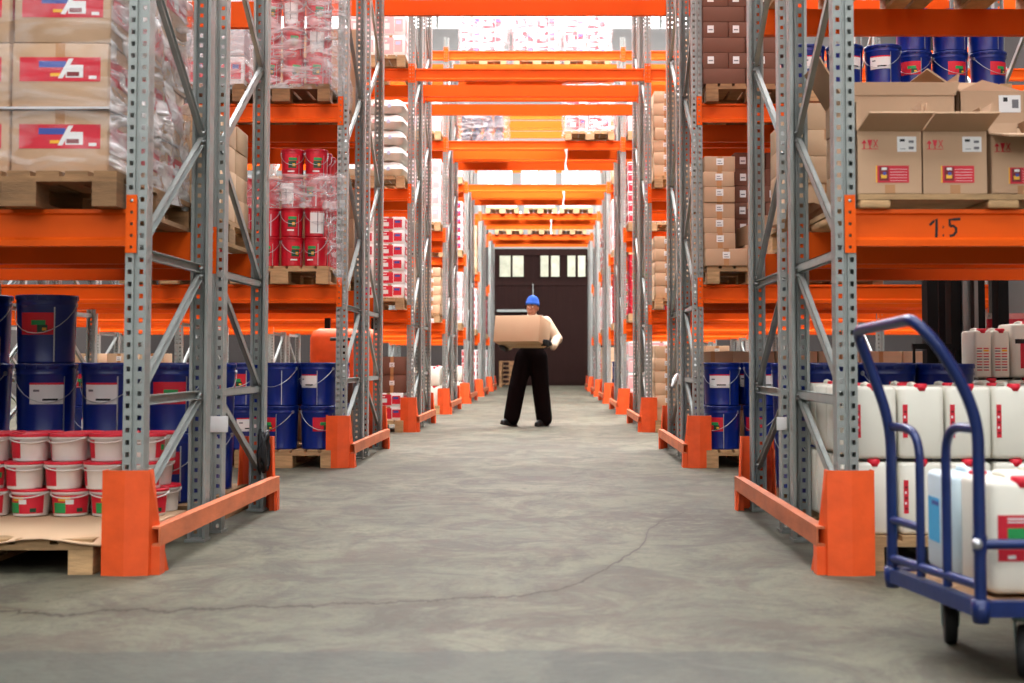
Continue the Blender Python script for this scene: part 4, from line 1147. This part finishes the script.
obj('number_plate', MB().box(.47, .80, -.16, -.14, 1.12, 1.22, 'grey'), fk)['label'] = 'grey plate on the red body'
obj('seat', MB().rbox(.4, .9, .15, .65, .85, 1.0, .05, 'rubber').rbox(.85, .98, .15, .65, .95, 1.5, .05, 'rubber'), fk)
for x, y in ((-.05, -.05), (-.05, .8), (1.2, -.05), (1.2, .8)): obj('guard_pillar', MB().box(x - .03, x + .03, y - .03, y + .03, .8, 2.1, 'mast'), fk)
m = MB()
for k in range(8): m.box(-.08, 1.25, -.08 + .13 * k, -.04 + .13 * k, 2.1, 2.15, 'mast')
obj('overhead_guard', m.box(-.08, -.03, -.08, .87, 2.1, 2.15, 'mast').box(1.2, 1.25, -.08, .87, 2.1, 2.15, 'mast'), fk)
for x, y, rr in ((-.05, -.02, .25), (-.05, .78, .25), (1.1, -.02, .22), (1.1, .78, .22)):
    obj('wheel', MB().lathe([(0, -.07), (rr * .6, -.08), (rr, -.07), (rr, .07), (rr * .6, .08), (0, .07)], 'rubber', 24, T=Matrix.Translation((x, y, rr)) @ Matrix.Rotation(R(90), 4, 'X')), fk)

# ------------------------------------------------------------------ trolley
tr = empty('platform_trolley', (1.12, 3.8, 0))
tag(tr, 'blue tubular platform trolley loaded with jerrycans, cut off by the frame edge', 'trolley')
def W(p): return (p[0] - 1.12, p[1] - 3.8, p[2])
def bend(pts, rad=.06, n=6):
    """round the corners of a polyline"""
    P = [Vector(p) for p in pts]; out = [P[0]]
    for i in range(1, len(P) - 1):
        a, b_, c = P[i - 1], P[i], P[i + 1]
        d1 = (a - b_); d2 = (c - b_); rr = min(rad, d1.length * .49, d2.length * .49)
        s, e = b_ + d1.normalized() * rr, b_ + d2.normalized() * rr
        for q in range(n + 1):
            t = q / n; out.append((1 - t) ** 2 * s + 2 * t * (1 - t) * b_ + t * t * e)
    return out + [P[-1]]
yf, yn = 4.09, 3.53
xf, xn = X(889.5, yf), X(976.5, yn)
ZB = .175
fb = (xf, yf, ZB); nb_ = (xn, yn, ZB)
tubes = bend([(xf, yf, ZB), (xf, yf, Z(424, yf)), (X(868, yf), yf, Z(362, yf)), (X(855, yf), yf - .01, Z(331, yf)),
              (X(915, yn), yn + .02, Z(319, yn)), (X(936, yn), yn, Z(343, yn)), (X(962, yn), yn, Z(384, yn)), (xn, yn, Z(425, yn)), (xn, yn, ZB)], .09, 8)
obj('push_handle', MB().tube([W(p) for p in tubes], .0165, 'trolley', 12), tr)
lerp = lambda t, z: (xf + (xn - xf) * t, yf + (yn - yf) * t, z)
obj('side_hoop', MB().tube([W(p) for p in bend([lerp(.0, .665), lerp(.36, .665), lerp(.36, .23)], .1, 8)], .0135, 'trolley', 10), tr)
obj('side_hoop', MB().tube([W(p) for p in bend([lerp(1, .685), lerp(.66, .685), lerp(.66, .23)], .1, 8)], .0135, 'trolley', 10), tr)
obj('rung', MB().tube([W(lerp(0, .375)), W(lerp(.36, .375))], .013, 'trolley', 10), tr)
obj('lower_rail', MB().tube([W(lerp(0, .255)), W(lerp(1, .265))], .014, 'trolley', 10), tr)
LEN = 1.0
dv = Vector((LEN, LEN * .05, 0))
pfn = lambda t, u, z: W(tuple(Vector(lerp(t, z)) + dv * u))
obj('side_rail', MB().tube([pfn(1, 0, .375), pfn(1, 1, .375)], .014, 'trolley', 10), tr)
obj('clamp', MB().ball(W((xn - .012, yn - .015, .378)), .016, 'wire', 10).tube([pfn(1, 0, .355), pfn(1, 0, .40)], .019, 'trolley', 12), tr)['label'] = 'bright bolt at the rail joint'
# platform
def slab(z0, z1, e0, e1, k):
    m = MB(); c = [(-e0, -e1), (1 + e0, -e1), (1 + e0, 1 + e1), (-e0, 1 + e1)]
    vs = [pfn(a, b_, z) for z in (z0, z1) for a, b_ in c]
    return m.add(vs, [(0, 1, 2, 3), (7, 6, 5, 4), (0, 4, 5, 1), (1, 5, 6, 2), (2, 6, 7, 3), (3, 7, 4, 0)], k)
obj('deck', slab(.19, .215, -.02, 0, 'oldwood'), tr)
m = MB()
for a, b_ in (((0, 0), (1, 0)), ((1, 0), (1, 1)), ((1, 1), (0, 1)), ((0, 1), (0, 0))):
    p, q = Vector(pfn(*a, .2)), Vector(pfn(*b_, .2)); d = (q - p).normalized(); nr = Vector((-d.y, d.x, 0)) * .018
    vs = [p + nr, p - nr, q - nr, q + nr]; m.add([(v.x, v.y, zz) for zz in (.182, .224) for v in vs], [(0, 1, 2, 3), (7, 6, 5, 4), (0, 4, 5, 1), (1, 5, 6, 2), (2, 6, 7, 3), (3, 7, 4, 0)], 'trolley')
obj('deck_frame', m, tr)
for a, b_ in ((0, 0), (1, 0), (0, 1), (1, 1)):
    c = Vector(pfn(a, b_, 0)); obj('corner_socket', MB().lathe([(0, .162), (.021, .165), (.026, .19), (.026, .228), (0, .228)], 'trolley', 14, c.x, c.y), tr)
def castor(x, y, ang, big=.062):
    T = Matrix.Translation((x - 1.12, y - 3.8, 0)) @ Matrix.Rotation(R(ang), 4, 'Z')
    w = obj('castor', MB().lathe([(0, .155), (.035, .155), (.035, .172), (0, .172)], 'castor', 14, T=T)
            .add([(-.03, -.028, .155), (.03, -.028, .155), (.012, -.026, big - .01), (-.012, -.026, big - .01), (-.03, -.024, .155), (.03, -.024, .155), (.012, -.022, big - .01), (-.012, -.022, big - .01)], [(0, 1, 2, 3), (7, 6, 5, 4), (0, 3, 7, 4), (1, 5, 6, 2)], 'castor', T=T)
            .add([(-.03, .024, .155), (.03, .024, .155), (.012, .022, big - .01), (-.012, .022, big - .01), (-.03, .028, .155), (.03, .028, .155), (.012, .026, big - .01), (-.012, .026, big - .01)], [(0, 1, 2, 3), (7, 6, 5, 4), (0, 3, 7, 4), (1, 5, 6, 2)], 'castor', T=T), tr)
    obj('wheel', MB().lathe([(0, -.018), (big * .6, -.019), (big * .95, -.018), (big, -.01), (big, .01), (big * .95, .018), (big * .6, .019), (0, .018)], 'rubber', 24, T=T @ Matrix.Translation((0, 0, big)) @ Matrix.Rotation(R(90), 4, 'X')), w)
castor(X(948, 4.03), 4.05, 78, .064); castor(X(1020, 3.62), 3.62, 65, .072); castor(2.0, 3.68, 80); castor(2.0, 4.1, 70)
# cans on the trolley
zc = .2265
P_CAN[2].stamp((1.293, 4.03, zc), 'bluish jerrycan with cyan label at the far corner of the trolley', 'jerrycans on the trolley', R(0))
cn = can_proto(1, .19, .25, .325); cn.stamp((1.31, 3.735, zc), 'white jerrycan with red and green label at the trolley front', 'jerrycans on the trolley', R(2))
cn.clean()
P_CAN[0].stamp((1.495, 4.03, zc), 'white jerrycan behind the red and green labelled one', 'jerrycans on the trolley', R(4))
P_CAN[1].stamp((1.515, 3.735, zc), 'white jerrycan beyond the frame edge on the trolley front', 'jerrycans on the trolley', R(2))
P_CAN[0].stamp((1.70, 4.03, zc), 'white jerrycan second from the hoops at the trolley back', 'jerrycans on the trolley', R(-3))

# ------------------------------------------------------------------ worker
pr_ = empty('person', (-.235, 17.35, 0), R(-20))
tag(pr_, 'person in blue beanie, cream sweater and dark overalls carrying a large carton', 'person')
def limb(m, pts, rr, k, n=14):
    m.tube(pts, rr, k, n)
    for p, q in zip(pts, rr): m.ball(p, q, k, 14)
def remesh(o, vox, sm=3):
    md = o.modifiers.new('remesh', 'REMESH'); md.mode = 'VOXEL'; md.voxel_size = vox; md.use_smooth_shade = True
    s = o.modifiers.new('smooth', 'SMOOTH'); s.factor = .5; s.iterations = sm
H = (.02, -.02, 1.572)     # head centre
hipR, hipL = (-.10, 0, .92), (.10, 0, .92)
kneR, kneL = (-.165, -.11, .50), (.125, .02, .50)
ankR, ankL = (-.235, -.12, .11), (.15, .09, .09)
shR, shL = (-.18, .04, 1.39), (.19, .04, 1.39)
elR, elL = (-.30, .06, 1.14), (.355, .03, 1.16)
wrR, wrL = (-.27, -.12, 1.06), (.40, -.25, 1.06)
b = MB()
b.ball((0, .01, .95), (.15, .10, .11), 'skin'); b.ball((0, .03, 1.12), (.14, .10, .15), 'skin'); b.ball((0, .04, 1.30), (.17, .11, .16), 'skin')
for a, c in ((shR, 0), (shL, 0)): b.ball(a, .065, 'skin')
limb(b, [(0, .04, 1.38), (0, .02, 1.47), (-.005, .0, 1.53)], [.07, .055, .052], 'skin')
b.ball((H[0], H[1] + .01, H[2] + .03), (.076, .095, .10), 'skin', 20)
b.ball((H[0], H[1] - .02, H[2] - .04), (.06, .068, .072), 'skin', 18)
b.tube([(H[0], H[1] - .088, H[2] + .02), (H[0], H[1] - .108, H[2] - .018)], [.009, .014], 'skin', 8)
b.ball((H[0], H[1] - .084, H[2] - .058), (.024, .012, .010), 'skin', 10)
b.ball((H[0], H[1] - .07, H[2] - .098), (.028, .02, .016), 'skin', 10)
for s in (-1, 1):
    b.ball((H[0] + s * .078, H[1] + .012, H[2] - .005), (.010, .02, .03), 'skin', 10)
    b.ball((H[0] + s * .030, H[1] - .082, H[2] + .034), (.022, .01, .008), 'skin', 8)
for (hp_, kn, an) in ((hipR, kneR, ankR), (hipL, kneL, ankL)): limb(b, [hp_, kn, an], [.085, .055, .04], 'skin')
for (s_, e_, w_) in ((shR, elR, wrR), (shL, elL, wrL)): limb(b, [s_, e_, w_], [.052, .042, .030], 'skin')
bo = obj('body', b, pr_); remesh(bo, .010, 2)
m = MB()
for s in (-1, 1): m.ball((H[0] + s * .030, H[1] - .079, H[2] + .018), (.012, .009, .008), 'paper', 10).ball((H[0] + s * .030 - .002, H[1] - .086, H[2] + .018), (.0055, .004, .006), 'black', 8)
obj('eyes', m, pr_)
obj('mouth', MB().ball((H[0], H[1] - .092, H[2] - .058), (.020, .006, .007), 'lips', 10), pr_)
m = MB()
for s in (-1, 1): m.tube([(H[0] + s * .012, H[1] - .094, H[2] + .040), (H[0] + s * .030, H[1] - .094, H[2] + .046), (H[0] + s * .052, H[1] - .080, H[2] + .038)], .004, 'hair', 6)
obj('eyebrows', m, pr_)
m = MB(); m.ball((H[0], H[1] + .025, H[2] + .02), (.082, .088, .085), 'hair', 18); o = obj('hair', m, pr_)
m = MB(); m.lathe([(0, .135), (.03, .132), (.06, .115), (.084, .08), (.092, .045), (.094, .038), (.098, .036), (.099, .0), (.094, -.004), (.088, .0)], 'beanie', 28,
                  T=Matrix.Translation((H[0], H[1] + .012, H[2] + .042)) @ Matrix.Rotation(R(-8), 4, 'X') @ Matrix.Diagonal((.92, 1.10, 1, 1)))
obj('beanie', m, pr_)
# sweater
m = MB(); m.ball((0, .03, 1.10), (.18, .13, .17), 'sweater', 20); m.ball((0, .04, 1.30), (.20, .135, .15), 'sweater', 20)
limb(m, [(-.1, .045, 1.40), (.1, .045, 1.40)], [.085, .085], 'sweater'); limb(m, [(0, .035, 1.42), (0, .02, 1.49)], [.085, .066], 'sweater')
for s_, e_, w_ in ((shR, elR, wrR), (shL, elL, wrL)): limb(m, [s_, e_, w_], [.082, .074, .052], 'sweater')
o = obj('sweater', m, pr_); remesh(o, .012, 4)
# overalls
m = MB(); m.ball((0, .015, .97), (.185, .14, .15), 'overall', 20); m.ball((0, .02, 1.12), (.19, .142, .15), 'overall', 20); m.ball((0, .02, 1.22), (.16, .15, .10), 'overall', 18)
for hp_, kn, an in ((hipR, kneR, ankR), (hipL, kneL, ankL)):
    mid = tuple((Vector(kn) + Vector(an)) / 2)
    limb(m, [hp_, tuple((Vector(hp_) + Vector(kn)) / 2), kn, mid, (an[0], an[1], an[2] + .01)], [.125, .122, .115, .112, .108], 'overall', 18)
o = obj('overalls', m, pr_); remesh(o, .012, 4)
m = MB()
for s in (-1, 1): m.tube([(s * .09, -.115, 1.25), (s * .115, -.09, 1.38), (s * .125, .0, 1.475), (s * .12, .08, 1.475), (s * .10, .17, 1.3), (s * .08, .165, 1.15)], .017, 'strap', 8)
obj('braces', m, pr_)['label'] = 'brown shoulder straps'
# shoes
def shoe(a, ang, pitch):
    T = Matrix.Translation((a[0], a[1], 0)) @ Matrix.Rotation(R(ang), 4, 'Z') @ Matrix.Rotation(R(pitch), 4, 'X')
    m = MB(); m.ball((0, .03, .07), (.046, .055, .065), 'shoe', 16, T); m.ball((0, -.06, .05), (.048, .11, .045), 'shoe', 18, T); m.ball((0, -.13, .042), (.05, .05, .036), 'shoe', 16, T)
    m.rbox(-.048, .048, -.18, .085, .0, .026, .04, 'rubber', 5, T)
    o = obj('shoe', m, pr_); remesh(o, .008, 2)
shoe(ankR, -35, -10); shoe(ankL, -18, 0)
# hands in gloves: palm, four unequal fingers and a thumb, curled at the carton
def hand(w, palm_dir, finger_dir, thumb_dir, side):
    w = Vector(w); pd = Vector(palm_dir).normalized(); fd = Vector(finger_dir).normalized(); fd = (fd - pd * fd.dot(pd)).normalized()
    ac = fd.cross(pd).normalized()
    m = MB(); T = Matrix((( ac.x, fd.x, pd.x, w.x), (ac.y, fd.y, pd.y, w.y), (ac.z, fd.z, pd.z, w.z), (0, 0, 0, 1)))
    m.rbox(-.043, .043, -.01, .095, -.016, .016, .014, 'glove', 3, T)
    m.tube([(0, -.05, 0), (0, .01, 0)], [.036, .034], 'glove', 12, T=T)
    for x, L_ in ((-.033, .068), (-.011, .080), (.011, .075), (.033, .058)):
        p0, p1, p2, p3 = (x, .085, 0), (x * 1.05, .085 + L_ * .42, .008), (x * 1.05, .085 + L_ * .72, .026), (x, .085 + L_ * .86, .048)
        m.tube([p0, p1, p2, p3], [.0115, .0105, .0098, .0085], 'glove', 8, T=T)
        for q, r_ in ((p1, .0105), (p2, .0098), (p3, .0085)): m.ball(q, r_, 'glove', 8, T)
    s = side
    q = [(s * .036, .015, .004), (s * .062, .045, .014), (s * .066, .075, .028)]
    m.tube(q, [.014, .0125, .010], 'glove', 8, T=T)
    for c, r_ in zip(q, (.014, .0125, .010)): m.ball(c, r_, 'glove', 8, T)
    o = obj('glove', m, pr_); remesh(o, .005, 1)

# carton held
BW, BD, BHH = .63, .40, .345
box_c = Vector((.03, -.42, 1.25)); tilt = R(12)
# body frame: front edge raised
cb = empty('cardboard_box', (0, 0, 0)); cb.matrix_world
Tb = pr_.matrix_basis.copy()
Tb = Matrix.Translation(pr_.location) @ Matrix.Rotation(R(-20), 4, 'Z') @ Matrix.Translation(box_c) @ Matrix.Rotation(-tilt, 4, 'X')
cb.matrix_world = Tb
tag(cb, 'large closed tan carton held in front by the person in the beanie', 'cardboard box')
obj('carton', MB().rbox(-BW / 2, BW / 2, -BD / 2, BD / 2, -BHH / 2, BHH / 2, .006, 'card_light', 1), cb)
obj('tape', MB().box(-BW / 2 - .001, BW / 2 + .001, -.024, .024, -BHH / 2 - .001, -BHH / 2 + .0002, 'tape').box(-BW / 2, BW / 2, -.024, .024, BHH / 2, BHH / 2 + .001, 'tape'), cb)
L2 = Matrix.Translation(box_c) @ Matrix.Rotation(-tilt, 4, 'X')
lhand = L2 @ Vector((BW / 2 + .026, .10, -BHH / 2 + .04)); rhand = L2 @ Vector((-BW / 2 + .03, .15, -BHH / 2 - .024))
hand(lhand, (-1, 0, -.02), (-.05, -1, .05), None, 1)
hand(rhand, (.25, 0, 1), (.15, -1, .25), None, 1)

# ------------------------------------------------------------------ clean prototypes
for P in [P_PAL, P_PALO, P_PALW, P_THIN, P_PAILW, P_PAILR, P_PAILP, P_TIN, P_TINW, P_SACK, P_JUG, P_WC, P_WP, P_RW, P_WH, P_WR, P_TN, P_BR, cpA, cpB, cpC] + P_BKT + list(P_CAN.values()):
    P.clean()

# ------------------------------------------------------------------ world / view
w = bpy.data.worlds.new('world'); SC.world = w; w.use_nodes = True
w.node_tree.nodes['Background'].inputs[0].default_value = (.8, .88, 1, 1); w.node_tree.nodes['Background'].inputs[1].default_value = .6
SC.view_settings.view_transform = 'Standard'; SC.view_settings.look = 'None'; SC.view_settings.gamma = 1
SC.view_settings.use_curve_mapping = False
SC.view_settings.exposure = -0.14
SC.cycles.use_denoising = True
SC.cycles.max_bounces = 8; SC.cycles.diffuse_bounces = 3; SC.cycles.transparent_max_bounces = 16
SC.cycles.caustics_reflective = False; SC.cycles.caustics_refractive = False

if False: pass
